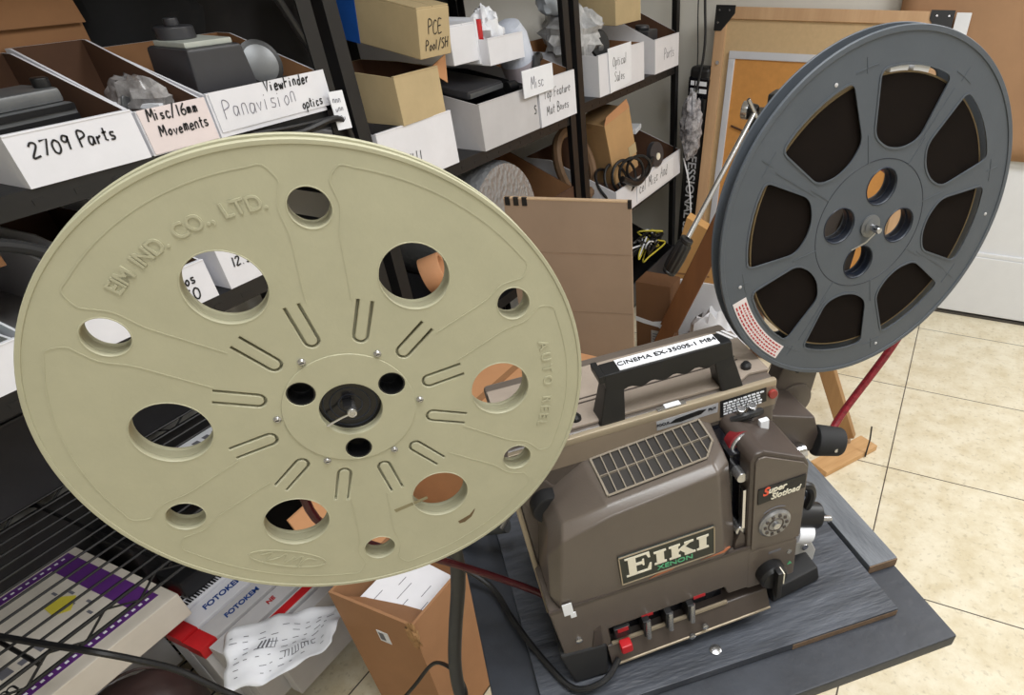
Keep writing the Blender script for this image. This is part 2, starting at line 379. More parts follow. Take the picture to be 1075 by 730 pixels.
# ------------------------------------------------------------------ the setting
o = MB().box(-1.75, 3.2, -2.4, 3.4, -.05, 0).build('floor', tile_mat()); structure(o)
o = MB().box(-1.75, 3.2, -2.4, 3.4, 2.7, 2.75).build('ceiling', CEIL); structure(o)
o = MB().box(-1.80, -1.75, -2.4, 3.4, 0, 2.7).build('wall_left', WALL); structure(o)
o = MB().box(-1.75, 3.2, 3.4, 3.45, 0, 2.7).build('wall_back', WALL); structure(o)
o = MB().box(3.2, 3.25, -2.4, 3.4, 0, 2.7).build('wall_right', WALL); structure(o)
o = MB().box(-1.75, 3.2, -2.45, -2.4, 0, 2.7).build('wall_front', WALL); structure(o)
o = MB().box(-1.75, -.1, 3.385, 3.4, .008, .10).build('baseboard_back', DOORW, bevel=.004); structure(o)
# door: slab with two recessed panels
dr = plate('door_1', [[(-.08, .02), (.88, .02), (.88, 2.05), (-.08, 2.05)], [(.06, .30), (.74, .30), (.74, .95), (.06, .95)], [(.06, 1.12), (.74, 1.12), (.74, 1.92), (.06, 1.92)]], 0, .04, DOORW, None, .004, M=frame((0, 3.392, 0), (1, 0, 0), (0, 0, 1)))
structure(dr)
mb = MB().box(.05, .75, 3.368, 3.391, .29, .96).box(.05, .75, 3.368, 3.391, 1.11, 1.93)
mb.build('door_panel', DOORW, dr, bevel=.003)
mb = MB()
for z0, z1 in ((.30, .95), (1.12, 1.92)):
    for x0, x1, a, b in ((.06, .74, z0, z0 + .02), (.06, .74, z1 - .02, z1), (.06, .08, z0, z1), (.72, .74, z0, z1)): mb.box(x0, x1, 3.356, 3.369, a, b)
mb.build('panel_moulding', DOORW, dr, bevel=.004)
mb = MB().box(-.1, .9, 3.352, 3.37, .001, .012)
structure(mb.build('trim_1', DARKTR))

# brown paper sheet on the door
pm = MB(); n = 14
G = [[(-.32 + .95 * i / n + .004 * sin(j * 1.7), 3.343 + .004 * noise.noise(Vector((i * .5, j * .5, 1))), .728 + .9 * j / n + .004 * noise.noise(Vector((i * .7, 2, j)))) for i in range(n + 1)] for j in range(n + 1)]
for j in range(n):
    for i in range(n): pm.face([G[j][i], G[j][i + 1], G[j + 1][i + 1], G[j + 1][i]])
o = pm.build('brown_paper_sheet', PAPERB)
md = o.modifiers.new('thick', 'SOLIDIFY'); md.thickness = .002
tag(o, 'sheet of brown wrapping paper covering the upper white door', 'paper')

# ------------------------------------------------------------------ shelving
XF = -1.2; XB = -1.66
def post(name, parent, x, y, z1, sx=1, sy=1):
    mb = MB(); t = .004; w_ = .036
    mb.box(min(x, x + sx * w_), max(x, x + sx * w_), min(y, y + sy * t), max(y, y + sy * t), 0, z1)
    mb.box(min(x, x + sx * t), max(x, x + sx * t), min(y + sy * t, y + sy * w_), max(y + sy * t, y + sy * w_), 0, z1)
    return mb.build(name, SHELF, parent, merge=False)
def wire_shelf(parent, y0, y1, z):
    mb = MB(); r = .0026
    x = XB + .015
    while x < XF - .01:
        mb.cyl((x, y0, z), (x, y1, z), r, n=6); x += .036
    for x in (XF - .006, XB + .006):
        for dz in (.004, -.028): mb.cyl((x, y0, z + dz), (x, y1, z + dz), .0036, n=6)
        n = int((y1 - y0) / .05)
        for i in range(n):
            a = y0 + (y1 - y0) * i / n; b = y0 + (y1 - y0) * (i + 1) / n
            mb.cyl((x, a, z - .028 if i % 2 else z + .004), (x, b, z + .004 if i % 2 else z - .028), .0022, n=6)
    for y in (y0, y0 + (y1 - y0) / 3, y0 + (y1 - y0) * .50, y1):
        mb.cyl((XF - .006, y, z - .006), (XB + .006, y, z - .006), .0042, n=6)
    return mb.build('wire_shelf', WIRE, parent, merge=False)
def board_shelf(parent, y0, y1, ztop, xf=XF - .006):
    mb = MB().box(XB, xf, y0, y1, ztop - .012, ztop)
    mb.box(xf - .003, xf, y0, y1, ztop - .032, ztop - .012).box(XB, XB + .003, y0, y1, ztop - .032, ztop - .012)
    for i in range(int((y1 - y0) / .06)): mb.box(xf, xf + .0008, y0 + .03 + i * .06, y0 + .045 + i * .06, ztop - .022, ztop - .014)
    return mb.build('shelf_board', SHELF, parent, merge=False)
u1 = thing('shelving_unit', 'black shelving with wire lower shelves at the left end of the wall row', 'shelving', (0, 0, 0), group='black shelving units')
u2 = thing('shelving_unit', 'black shelving in the middle of the row, behind the tall cardboard box', 'shelving', (0, 0, 0), group='black shelving units')
u3 = thing('shelving_unit', 'black shelving at the far end of the row, next to the black tripod bag', 'shelving', (0, 0, 0), group='black shelving units')
for u, y0, y1 in ((u1, -.36, 1.135), (u2, 1.165, 2.155), (u3, 2.19, 3.135)):
    for x, sx in ((XF, -1), (XB, 1)):
        post('post', u, x, y0, 1.95, sx, 1); post('post', u, x, y1, 1.95, sx, -1)
wire_shelf(u1, -.35, 1.125, .555); wire_shelf(u1, -.35, 1.125, .075)
for z in (.978, 1.225, 1.60, 1.93): board_shelf(u1, -.35, 1.125, z)  # top levels of each unit are unseen, added to shade the bays below
for z in (.13, .594, 1.03, 1.60, 1.93): board_shelf(u2, 1.175, 2.145, z)
for z in (.13, .594, 1.045, 1.60, 1.93): board_shelf(u3, 2.20, 3.125, z)
MB().tube([(-1.215, .98, 1.60), (-1.21, 1.125, 1.30)], .008, 8, 0).build('brace', SHELF, u1)
o = MB().box(-1.656, -1.640, -.34, 1.10, .08, .535).box(-1.640, -1.634, -.34, 1.10, .30, .31).build('shade_backing', mat('shade_black', (34, 33, 34), .7), bevel=.003)  # black backing added to darken the space below the wire shelf
tag(o, 'added black backing that darkens the space at the back below the wire shelf', 'board')
# dark backing added for the shaded wall over the wire shelf
o = MB().box(-1.655, -1.635, -.30, .80, .562, .935).box(-1.635, -1.628, -.30, .80, .735, .745).build('shade_backing', CASEG, bevel=.003)
tag(o, 'added dark grey backing for the shaded wall behind the cream reel above the wire shelf', 'board')

o = MB().box(-1.657, -1.64, -.30, 1.09, 1.227, 1.57).box(-1.64, -1.632, -.30, 1.09, 1.55, 1.57).build('shade_backing', mat('shade_deep_black', (24, 23, 24), .85), bevel=.002)  # backing added to blacken the pale wall behind the upper left boxes
tag(o, 'added black backing that darkens the wall behind the boxes on the upper left shelf', 'board')
o = MB().box(-1.657, -1.64, 1.21, 2.11, 1.032, 1.57).box(-1.64, -1.632, 1.21, 2.11, 1.55, 1.57).build('shade_backing', mat('shade_dark', (38, 35, 34), .85), bevel=.002)  # backing added so the wall behind the middle boxes stays dark
tag(o, 'added dark backing that darkens the wall behind the tan and white middle boxes', 'board')
# shelf frame: local x -> world +Y, local y -> world -X (into the shelf), z up
def sh(x, y, z, rot=0): return Matrix.Translation((x, y, z)) @ Matrix.Rotation(PI / 2 + R(rot), 4, 'Z')
FF = lambda x, z, y=-.0006: frame((x, y, z), (1, 0, 0), (0, 0, 1))
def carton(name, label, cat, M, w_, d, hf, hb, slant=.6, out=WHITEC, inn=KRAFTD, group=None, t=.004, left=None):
    """open-topped parts bin: low front, side walls that rise to a taller back"""
    th = thing(name, label, cat, mtx=M, group=group)
    mb = MB()
    mb.box(0, w_, 0, t, 0, hf); mb.box(0, w_, d - t, d, 0, hb); mb.box(t, w_ - t, t, d - t, 0, t)
    side = [(t, 0), (d - t, 0), (d - t, hb), (d * slant, hb), (t, hf)]
    for x0 in (0, w_ - t): mb.prism(side, 'x', x0, x0 + t)
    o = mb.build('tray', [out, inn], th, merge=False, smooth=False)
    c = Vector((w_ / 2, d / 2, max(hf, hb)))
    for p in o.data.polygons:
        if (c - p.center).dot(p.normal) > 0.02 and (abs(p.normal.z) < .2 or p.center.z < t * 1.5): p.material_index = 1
    # folded front lip
    MB().box(0, w_, -.0012, t + .002, hf, hf + .003).build('front_lip', out, th, bevel=.001)
    return th
def closed(name, label, cat, M, w_, d, h, out=WHITEC, group=None, tilt=None):
    th = thing(name, label, cat, mtx=M, group=group)
    MB().box(0, w_, 0, d, 0, h).build('carton_body', out, th, bevel=.003)
    # lid flaps meeting along the top
    MB().box(.001, w_ / 2 - .001, .002, d - .002, h, h + .003).box(w_ / 2 + .001, w_ - .001, .002, d - .002, h, h + .003).build('lid_flap', out, th)
    return th
GB = 'open parts boxes along the shelves'

# --- left bay, shelf at 1.225
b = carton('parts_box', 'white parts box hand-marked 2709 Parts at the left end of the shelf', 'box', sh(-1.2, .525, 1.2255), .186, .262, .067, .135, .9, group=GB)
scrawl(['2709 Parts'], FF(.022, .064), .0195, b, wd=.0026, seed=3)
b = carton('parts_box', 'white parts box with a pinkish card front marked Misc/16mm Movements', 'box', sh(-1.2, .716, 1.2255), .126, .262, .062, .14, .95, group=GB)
MB().box(.002, .124, -.0022, -.0012, .002, .066).build('label_card', mat('pinkish_card', (226, 214, 214), .75, var=.03), b)
scrawl(['Misc/16mm', ' Movements'], FF(.012, .072, -.0026), .0165, b, wd=.0024, seed=5)
b = carton('parts_box', 'white parts box hand-marked ViewFinder optics beside the black post', 'box', sh(-1.2, .846, 1.2255), .266, .262, .066, .125, .85, inn=KRAFT, group=GB)
MB().box(.004, .27, -.0022, -.0012, .008, .070).build('label_card', WHITEC, b)
scrawl(['ViewFinder'], FF(.118, .080, -.0026), .018, b, wd=.0028, seed=8)
scrawl(['Panavision'], FF(.016, .062, -.0026), .029, b, INKB, wd=.0012, seed=9, lead=1.2)
scrawl(['optics'], FF(.19, .036, -.0026), .016, b, wd=.0024, seed=10)
# contents
th = thing('camera_movement', 'worn grey metal camera movement lying in the 2709 Parts box', 'camera part', mtx=sh(-1.275, .533, 1.231, 6) @ Matrix.Diagonal((1, 1, 1.35, 1)))
MB().box(.0, .155, .0, .10, .0, .055).box(.01, .15, .01, .09, .055, .07).build('body', MIDG, th, bevel=.004)
mb = MB()
for i in range(5): mb.box(.004, .152, -.003, .0, .006 + i * .0105, .012 + i * .0105)
mb.build('rail', BLACK, th, merge=False)
MB().cyl((.14, .03, .069), (.14, .03, .08), .012).build('knob', BLACK, th, bevel=.002)
th = thing('metal_bracket', 'small grey bracket standing between the 2709 and Misc/16mm boxes', 'camera part', mtx=sh(-1.30, .735, 1.231, 20))
plate('bracket_plate', [roundpoly([(0, 0), (.055, 0), (.05, .06), (.02, .075)], .008), circ(.03, .05, .004, 16), circ(.02, .025, .004, 16)], 0, .004, MIDG, th, .0008, M=frame((0, 0, 0), (1, 0, 0), (0, -.25, 1)))
for k, (dx, rt, hh) in enumerate(((.052, 8, .05), (.066, 14, .056))):
    o = MB().box(0, .011, 0, .11, 0, hh).build('metal_strip', [STEEL, PAPER][k], bevel=.001); o.matrix_world = sh(-1.235, .716 + dx, 1.232, rt)
    tag(o, ['dull steel strip in the Misc/16mm Movements box', 'white-edged strip beside the steel one in the Misc/16mm box'][k], 'metal strip')
o = MB().blob((0, 0, 0), .034, .075, .05, .3, 8, 2, flat=.042).build('plastic_bag', mat('clear_grey_bag', (112, 106, 104), .15, rgb2=(190, 188, 188), scale=26, bump=.8, bscale=26)); o.matrix_world = sh(-1.31, .80, 1.275)
tag(o, 'crinkled clear plastic bag in the Misc/16mm Movements box', 'bag')
th = thing('viewfinder_block', 'dark grey viewfinder housing with a pale top plate in the ViewFinder box', 'camera part', mtx=sh(-1.255, .868, 1.231, -4))
MB().prism([(.0, .0), (.135, .0), (.122, .122), (.014, .122)], 'y', .0, .12).build('housing', CASEG, th, bevel=.006)
MB().box(.02, .112, .01, .10, .122, .131).build('top_plate', mat('pale_plate', (176, 180, 172), .5), th, bevel=.002)
MB().cyl((.055, .08, .131), (.055, .08, .150), .032).cyl((.055, .08, .150), (.055, .08, .162), .012).build('focus_knob', CASEG, th, bevel=.002)
th = thing('lens_tube', 'short black lens tube lying beside the viewfinder housing', 'lens', mtx=sh(-1.34, 1.06, 1.296, -24) @ Matrix.Scale(1.2, 4))
MB().lathe([(.024, 0), (.03, .006), (.03, .03), (.026, .032), (.026, .055), (.033, .058), (.033, .08), (.027, .082)], frame((0, 0, 0), (1, 0, 0), (0, .2, 1)), 28).build('barrel', BLACK, th)
MB().lathe([(.028, .081), (.024, .083)], frame((0, 0, 0), (1, 0, 0), (0, .2, 1)), 28).build('front_rim', MIDG, th)
o = MB().box(0, .055, 0, .018, 0, .02).box(.002, .012, -.003, 0, .003, .017).build('connector_strip', CASEG, bevel=.002); o.matrix_world = sh(-1.222, 1.02, 1.268, -6)
MB().box(0, .018, -.0008, .001, .004, .018).build('white_cap', PAPER, o); tag(o, 'small dark connector strip with a white end in the ViewFinder box', 'camera part')
th = thing('paper_tag', 'small printed paper tag hanging past the end of the ViewFinder box', 'tag', mtx=sh(-1.185, 1.10, 1.188, -15))
MB().box(0, .032, 0, .002, 0, .07).build('tag_card', PAPER, th)
scrawl(['nnn', 'unn', 'nnu'], frame((.004, -.0006, .066), (1, 0, 0), (0, 0, 1)), .011, th, GREYTXT, .001)
# row of cartons behind
for k, (y, wd_, h, mm, l) in enumerate(((.50, .17, .19, KRAFTD, 'dark brown open carton behind the 2709 Parts box'), (.70, .16, .205, KRAFT, 'brown carton with raised flap behind the Misc/16mm box'), (.2, .28, .21, mat('dark_carton', (40, 32, 28), .85), 'dark carton at the far left of the top shelf'))):
    b = carton('cardboard_box', l, 'box', sh(-1.47, y, 1.2255), wd_, .15, h * .8, h, .5, out=mm, inn=KRAFTD)
    MB().prism([(.0, h * .8), (wd_, h * .8), (wd_ * .95, h * .8 + .05), (wd_ * .05, h * .8 + .055)], 'y', -.012, -.009).build('flap', mm, b)
o = MB().blob((0, 0, 0), .16, .075, .15, .22, 7, 5, flat=.13).build('black_bag', mat('black_cloth', (20, 20, 22), .85, var=.3)); o.matrix_world = sh(-1.565, 1.0, 1.357)
tag(o, 'black fabric bag slumped behind the viewfinder housing', 'bag')
o = MB().tube([(-1.19, .88, 1.214), (-1.185, 1.0, 1.205), (-1.18, 1.09, 1.212), (-1.19, 1.13, 1.19), (-1.19, 1.14, 1.12)], .006).tube([(-1.188, .90, 1.222), (-1.186, 1.0, 1.216), (-1.185, 1.12, 1.213)], .003).build('black_cable', BLACK)
tag(o, 'black cable running under the ViewFinder box front', 'cable')

# --- left bay, shelf at .978
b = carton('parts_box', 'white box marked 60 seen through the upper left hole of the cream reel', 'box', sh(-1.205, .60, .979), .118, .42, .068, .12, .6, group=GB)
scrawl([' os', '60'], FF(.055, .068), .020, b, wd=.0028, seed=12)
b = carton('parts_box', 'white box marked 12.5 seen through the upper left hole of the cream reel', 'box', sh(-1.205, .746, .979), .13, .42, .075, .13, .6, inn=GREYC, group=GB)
scrawl(['12.5/'], FF(.02, .06), .017, b, wd=.0026, seed=13)
b = carton('parts_box', 'white low box next to a teal plastic bag, left edge behind the cream reel', 'box', sh(-1.205, .20, .9785), .2, .3, .066, .07, .6, inn=GREYC)
b = carton('parts_box', 'white box seen through the small left hole of the cream reel', 'box', sh(-1.205, .415, .9785), .15, .42, .06, .11, .6, inn=GREYC, group=GB)
o = MB().blob((0, 0, 0), .09, .06, .05, .25, 8, 9, flat=.045).build('teal_bag', TEAL); o.matrix_world = sh(-1.30, .34, 1.085)
tag(o, 'teal plastic bag behind the left edge of the cream reel', 'bag')
th = thing('cardboard_box', 'small brown carton above the teal bag at the left edge', 'box', mtx=sh(-1.27, .33, 1.122, 0))
MB().hull([(0, 0, 0), (.14, 0, .0), (.14, .14, .0), (0, .14, .0)], [(0, 0, .06), (.14, 0, .05), (.14, .14, .05), (0, .14, .06)]).build('carton_body', KRAFT, th, bevel=.002)
MB().box(.065, .075, -.0006, .14, .003, .0605).build('seam_tape', KRAFTD, th)
o = MB().tube([(-1.23, .2, 1.17), (-1.22, .36, 1.19), (-1.21, .46, 1.165), (-1.2, .52, 1.12), (-1.21, .56, 1.06)], .010, 10).build('dark_cable', RUBBER)
tag(o, 'thick dark cable draped above the small brown carton', 'cable')

# --- middle bay
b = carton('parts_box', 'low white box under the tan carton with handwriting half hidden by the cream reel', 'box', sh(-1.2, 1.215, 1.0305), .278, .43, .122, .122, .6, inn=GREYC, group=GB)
scrawl(['hdbbl'.replace('b', 'l')], FF(.06, .075), .03, b, wd=.0022, seed=15)
th = carton('tan_box', 'tan cardboard box, open topped, stacked on the low white box', 'box', sh(-1.195, 1.308, 1.1545, 2), .168, .235, .098, .105, .5, out=TANC, inn=KRAFTD)
MB().prism([(.165, .095), (.235, .115), (.225, .055), (.168, .085)], 'y', .02, .023).build('side_flap', KRAFTO, th)
# upper tan box, tilted forward on the rim of the one below
Mt = sh(-1.175, 1.405, 1.2835) @ Matrix.Rotation(R(-7), 4, 'X')
Mt = sh(-1.185, 1.402, 1.276) @ Matrix.Rotation(R(9), 4, 'X')
b = closed('tan_box', 'tan box with blue tape, tilted on top of the open tan box', 'box', Mt, .118, .34, .098, TANC)
MB().box(-.0012, .0, .175, .255, -.001, .1).box(-.0012, .119, .175, .255, .101, .1022).build('blue_tape', BLUET, b)
scrawl(['PCE'], FF(.03, .085), .026, b, wd=.0022, seed=17); scrawl(['Pool/SH'], FF(.018, .045), .02, b, wd=.0022, seed=18, slant=.2)
b = carton('parts_box', 'grey-white box with a black case on top, below the Mat Boxes sign', 'box', sh(-1.195, 1.61, 1.0305), .3, .44, .115, .15, .55, out=GREYC, inn=CASEG, group=GB)
scrawl(['S'], FF(.272, .075), .022, b, wd=.003, seed=19)
b = carton('parts_box', 'white box marked Top Feature Mat Boxes beside the double posts', 'box', sh(-1.19, 1.915, 1.0305), .232, .43, .125, .19, .6, inn=KRAFT, group=GB)
scrawl(['Top Feature', ' Mat Boxes'], FF(.02, .118), .026, b, wd=.0017, seed=20, lead=1.7)
o = thing('label_sign', 'white paper sign stuck on the front between two middle shelf boxes', 'sign', mtx=sh(-1.178, 1.815, 1.128, 0))
MB().box(0, .175, 0, .003, 0, .07).build('sign_card', PAPER, o, bevel=.001)
scrawl(['Misc'], FF(.04, .062), .03, o, INKB, wd=.0018, seed=21)
th = thing('black_case', 'flat black case lying open on the grey-white box', 'case', mtx=sh(-1.24, 1.63, 1.15, 4) @ Matrix.Rotation(R(6), 4, 'X'))
MB().box(0, .19, .0, .23, 0, .022).build('case_lid', CASEG, th, bevel=.006)
MB().box(.005, .185, -.004, .0, .004, .016).build('edge_trim', MIDG, th, bevel=.001)
MB().cyl((.205, -.004, .0), (.245, -.012, .0), .016).cyl((.25, -.01, -.02), (.265, -.03, -.02), .02).build('reel_knob', BLACK, th, bevel=.002)
b = closed('white_box', 'white carton in the upper row beside the tilted tan box', 'box', sh(-1.245, 1.60, 1.235), .118, .32, .085, WHITEC)
b = carton('white_box', 'small white open carton in the upper row below a red folder', 'box', sh(-1.215, 1.72, 1.222), .178, .30, .06, .06, .6, inn=KRAFT)
th = thing('red_folder', 'red folder standing in the upper row of boxes', 'folder', mtx=sh(-1.24, 1.725, 1.226, 6))
MB().box(.0, .018, 0, .16, 0, .10).build('cover', REDP, th, bevel=.001); MB().box(-.012, -.001, .005, .16, 0, .105).build('pages', PAPER, th)
o = MB().blob((0, 0, 0), .045, .04, .06, .35, 7, 4, flat=.055).build('crumpled_paper', PAPER); o.matrix_world = sh(-1.27, 1.80, 1.285); tag(o, 'crumpled white paper beside the red folder', 'paper')
th = thing('paper_roll', 'pale blue-white paper roll standing right of the red folder', 'roll', mtx=sh(-1.27, 1.975, 1.12, 0) @ Matrix.Rotation(R(-22), 4, 'Y'))
MB().lathe([(.052, 0), (.052, .16), (.040, .19), (.018, .2)], n=28).build('roll', mat('blue_white', (206, 212, 226), .6), th)
MB().lathe([(.0535, .0), (.0535, .095)], n=28, cap=False).build('sleeve', mat('mauve_band', (176, 166, 172), .7), th)
o = MB().tube([(0, 0, 0), (.02, .0, .03), (.03, .0, .05), (.045, 0, .05)], .012).build('black_strap', BLACK); o.matrix_world = sh(-1.205, 1.92, 1.165); tag(o, 'short black strap hanging over the front of the Mat Boxes box', 'strap')
# middle bay lower: bubble wrap, boxes, tape roll
th = thing('bubble_wrap_roll', 'silver bubble wrap roll behind the tall cardboard box', 'roll', mtx=sh(-1.215, 1.69, .788))
MB().lathe([(.02, 0), (.155, .0), (.16, .02), (.16, .36), (.02, .36)], frame((0, 0, 0), (1, 0, 0), (0, 0, 1)) @ Matrix.Rotation(PI, 4, 'X') @ Matrix.Diagonal((1.15, 1.2, 1, 1)), 40).build('wrap', bubble_mat(), th)
b = carton('cardboard_box', 'brown carton with slanted sides right of the silver bubble wrap', 'box', sh(-1.21, 1.87, .5945), .25, .42, .2, .31, .7, out=KRAFTD, inn=KRAFT)
th = thing('black_case', 'black equipment case seen through the upper right hole of the cream reel', 'case', mtx=sh(-1.21, 1.19, .5945))
MB().box(0, .27, 0, .4, 0, .10).build('case_body', BLACKG, th, bevel=.008); MB().box(.09, .17, -.008, 0, .04, .06).build('case_handle', BLACK, th, bevel=.003)
th = thing('tape_roll', 'tan cardboard tube on the black case, seen through the cream reel', 'roll', mtx=sh(-1.29, 1.36, .745, 35))
plate('tube', [circ(0, 0, .05, 40), circ(0, 0, .04, 40)], 0, .06, TANROLL, th, .001, M=frame((0, 0, 0), (1, 0, 0), (0, .3, 1)))
o = MB().box(0, .05, 0, .05, 0, .03).build('tan_block', TANROLL, bevel=.004); o.matrix_world = sh(-1.225, 1.375, .695, 20); tag(o, 'small tan block beside the cardboard tube', 'block')
o = MB().tube([(-1.20, 1.2, .70), (-1.195, 1.28, .715), (-1.195, 1.36, .69), (-1.195, 1.42, .64)], .005).build('white_cable', PAPER); tag(o, 'thin white cable on the black case behind the cream reel', 'cable')

# --- far bay
b = carton('parts_box', 'white box with an inked paper label, under the grey plastic bag', 'box', sh(-1.195, 2.335, 1.0455), .40, .43, .125, .13, .6, inn=KRAFT, group=GB)
MB().prism([(.07, .14), (.27, .142), (.268, .02), (.25, .012), (.08, .0)], 'y', -.004, -.0022).build('paper_label', PAPER, b)
scrawl(['Optical', ' Sales'], FF(.10, .128, -.0046), .03, b, INK, wd=.0016, seed=24, lead=1.6)
o = MB().blob((0, 0, 0), .13, .1, .085, .35, 9, 11, flat=.08).build('grey_plastic_bag', mat('grey_bag', (150, 150, 150), .25, rgb2=(214, 214, 216), scale=26, bump=.9, bscale=24)); o.matrix_world = sh(-1.33, 2.42, 1.215)
tag(o, 'crumpled grey-white plastic bag stuffed in the far bay box', 'bag')
th = thing('black_lens', 'round black lens with a glint set in as a pale disc under the grey plastic bag', 'lens', mtx=sh(-1.285, 2.46, 1.185, -25))
MB().lathe([(.03, 0), (.046, .01), (.046, .05), (.04, .055)], frame((0, 0, 0), (1, 0, 0), (0, .2, 1)), 28).build('barrel', BLACK, th)
MB().cyl((0, -.056, .0), (.0, -.058, 0), .012).build('glint_disc', STEEL, th)  # steel disc standing in for the glint on the lens
o = MB().blob((0, 0, 0), .10, .06, .07, .2, 5, 21, flat=.06).build('clear_tub', mat('clear_tub', (196, 204, 214), .2)); o.matrix_world = sh(-1.36, 2.36, 1.345); tag(o, 'pale translucent tub at the top of the far bay', 'tub')
b = carton('parts_box', 'white box nearest the back wall on the far bay shelf', 'box', sh(-1.195, 2.848, 1.0455), .27, .43, .118, .24, .75, inn=KRAFTD, group=GB)
scrawl(['Parts'], FF(.09, .10), .04, b, INKB, wd=.002, seed=26)
th = thing('black_motor', 'small black camera motor sitting in the box nearest the back wall', 'camera part', mtx=sh(-1.23, 2.862, 1.148, 0))
MB().box(0, .10, 0, .1, 0, .045).cyl((.05, .05, .045), (.05, .05, .06), .03).build('motor_body', CASEG, th, bevel=.006)
b = closed('beige_box', 'small beige carton on top of the far bay boxes', 'box', sh(-1.24, 2.58, 1.235), .225, .22, .08, TANC)
MB().box(.222, .2265, .0, .22, .0, .081).build('pale_end', mat('pale_tan', (214, 196, 160), .8), b)
b = carton('parts_box', 'long white box with a label strip on the low shelf of the far bay', 'box', sh(-1.175, 2.40, .5945), .72, .42, .105, .2, .7, inn=KRAFTD)
MB().box(.2, .62, -.003, -.0012, .012, .096).build('label_strip', PAPER, b)
scrawl(['cel Misc And'], FF(.22, .098, -.0036), .045, b, wd=.0026, seed=28, lead=1.25)
th = thing('kraft_carton', 'light brown open carton sticking up out of the long low box', 'box', mtx=sh(-1.235, 2.52, .69, -12) @ Matrix.Rotation(R(-14), 4, 'Y'))
MB().box(0, .17, .0, .15, 0, .24).build('carton_body', mat('light_kraft', (188, 150, 104), .85, var=.06), th, bevel=.003)
MB().prism([(.0, .24), (.17, .24), (.16, .275), (.02, .265)], 'y', .0, .003).build('flap', KRAFTO, th); MB().box(.12, .1715, -.0015, .1, .06, .1).build('tape_strip', TANC, th)
th = thing('roller_wheel', 'dark round roller with a pale hub in the long low box', 'wheel', mtx=sh(-1.195, 2.82, .745, -12))
MB().lathe([(.02, 0), (.05, .004), (.05, .026), (.02, .03)], frame((0, 0, 0), (1, 0, 0), (0, .15, 1)), 32).build('tyre', CASEG, th)
MB().cyl((0, -.034, -.004), (0, -.028, -.004), .014).build('hub_cap', IVORY, th)
o = MB().box(0, .12, 0, .08, 0, .02).build('white_slip_box', PAPER, bevel=.002); o.matrix_world = sh(-1.31, 2.90, .80, 12); tag(o, 'small white packet behind the dark roller', 'packet')
th = thing('cable_coil', 'coil of black cable piled at the near end of the long low box', 'cable')
mb = MB()
for k in range(5):
    c = Vector((-1.24 + .02 * k, 2.47 + .03 * k, .70 + .012 * k)); rr = .075 - .006 * k
    mb.torus(Matrix.Translation(c) @ Matrix.Rotation(R(50 + 14 * k), 4, 'Y') @ Matrix.Rotation(R(12 * k), 4, 'X'), rr, .006, 28, 7)
mb.build('coil', BLACK, th, merge=False)
MB().tube([(-1.17, 2.45, .74), (-1.15, 2.55, .70), (-1.15, 2.66, .72), (-1.16, 2.74, .75)], .012).build('plug_lead', BLACK, th)
o = MB().torus(Matrix.Translation((-1.33, 2.36, .80)) @ Matrix.Rotation(R(70), 4, 'Y'), .12, .018, 36, 8).build('hose_loop', mat('brown_hose', (120, 92, 66), .6)); tag(o, 'brown hose loop behind the black cable coil', 'hose')
b = carton('dark_box', 'dark open box under the long low box of the far bay', 'box', sh(-1.19, 2.5, .1305), .6, .42, .1, .2, .6, out=CASEG, inn=BLACK)
th = thing('wire_tangle', 'tangle of black and yellow wires in the dark box of the far bay', 'cable')
for k, (nm, mm) in enumerate((('black_wire', BLACK), ('black_wire', BLACK), ('yellow_wire', YELLOW), ('white_wire', PAPER))):
    rr = random.Random(k + 3)
    MB().tube([(-1.27 + rr.uniform(-.05, .06), 2.92 + rr.uniform(-.12, .14), .275 + rr.uniform(-.035, .08)) for _ in range(12)], .006 if k < 2 else .004).build(nm, mm, th)

# ------------------------------------------------------------------ lower left of the shelves
th = thing('literature_box', 'white box with purple printed border lying under the wire shelf', 'box', (-1.285, -.06, .345), PI / 2)
LW, LD, LH = .452, .372, .070
MB().box(0, LW, 0, LD, 0, LH).build('carton_body', BEIGEC, th, bevel=.004)
z = LH + .0004
plate('purple_border', [[(.02, .035), (.432, .035), (.432, .345), (.02, .345)], [(.046, .060), (.382, .060), (.382, .322), (.046, .322)]], z - .0006, z + .0004, PURPLE, th)
MB().prism([(.305, .19), (.33, .17), (.36, .20), (.345, .225), (.31, .23)], 'z', z - .0004, z + .0004).build('yellow_spot', YELLOW, th)
mb = MB()
for i in range(5): mb.box(.1 + i * .035, .122 + i * .035, .12, .145 - .01 * (i % 2), z - .0004, z + .0003); mb.box(.34 + (i % 2) * .018, .346 + (i % 2) * .018, .12 + i * .03, .135 + i * .03, z - .0004, z + .0003)
o = mb.build('grey_text', GREYTXT, th, merge=False); o['kind'] = 'stuff'
text('Zoom', .045, frame((.12, .085, z), (1, 0, 0), (0, 1, 0)), INK, th)
mb = MB()
for i in range(26): mb.box(.03 + i * .0152, .037 + i * .0152, .043, .049, z, z + .0008)
mb.build('white_dashes', PAPER, th, merge=False); mb = MB()
for i in range(26): mb.box(.03 + i * .0152, .037 + i * .0152, .331, .336, z, z + .0008)
mb.build('white_dashes', PAPER, th, merge=False)
b = closed('white_carton', 'plain white carton holding up the purple-bordered box', 'box', sh(-1.47, -.05, .079), .42, .17, .262, WHITEC)
th = thing('black_case', 'black case lying on the film boxes under the lower left edge of the cream reel', 'case', mtx=sh(-1.375, .43, .3015))
MB().box(0, .25, 0, .092, 0, .055).build('case_body', BLACK, th, bevel=.01); MB().box(.15, .19, -.004, 0, .015, .035).build('latch', STEEL, th, bevel=.002)
th = thing('black_case', 'tall black case under the wire shelf behind the purple-bordered box', 'case', mtx=sh(-1.475, .42, .079))
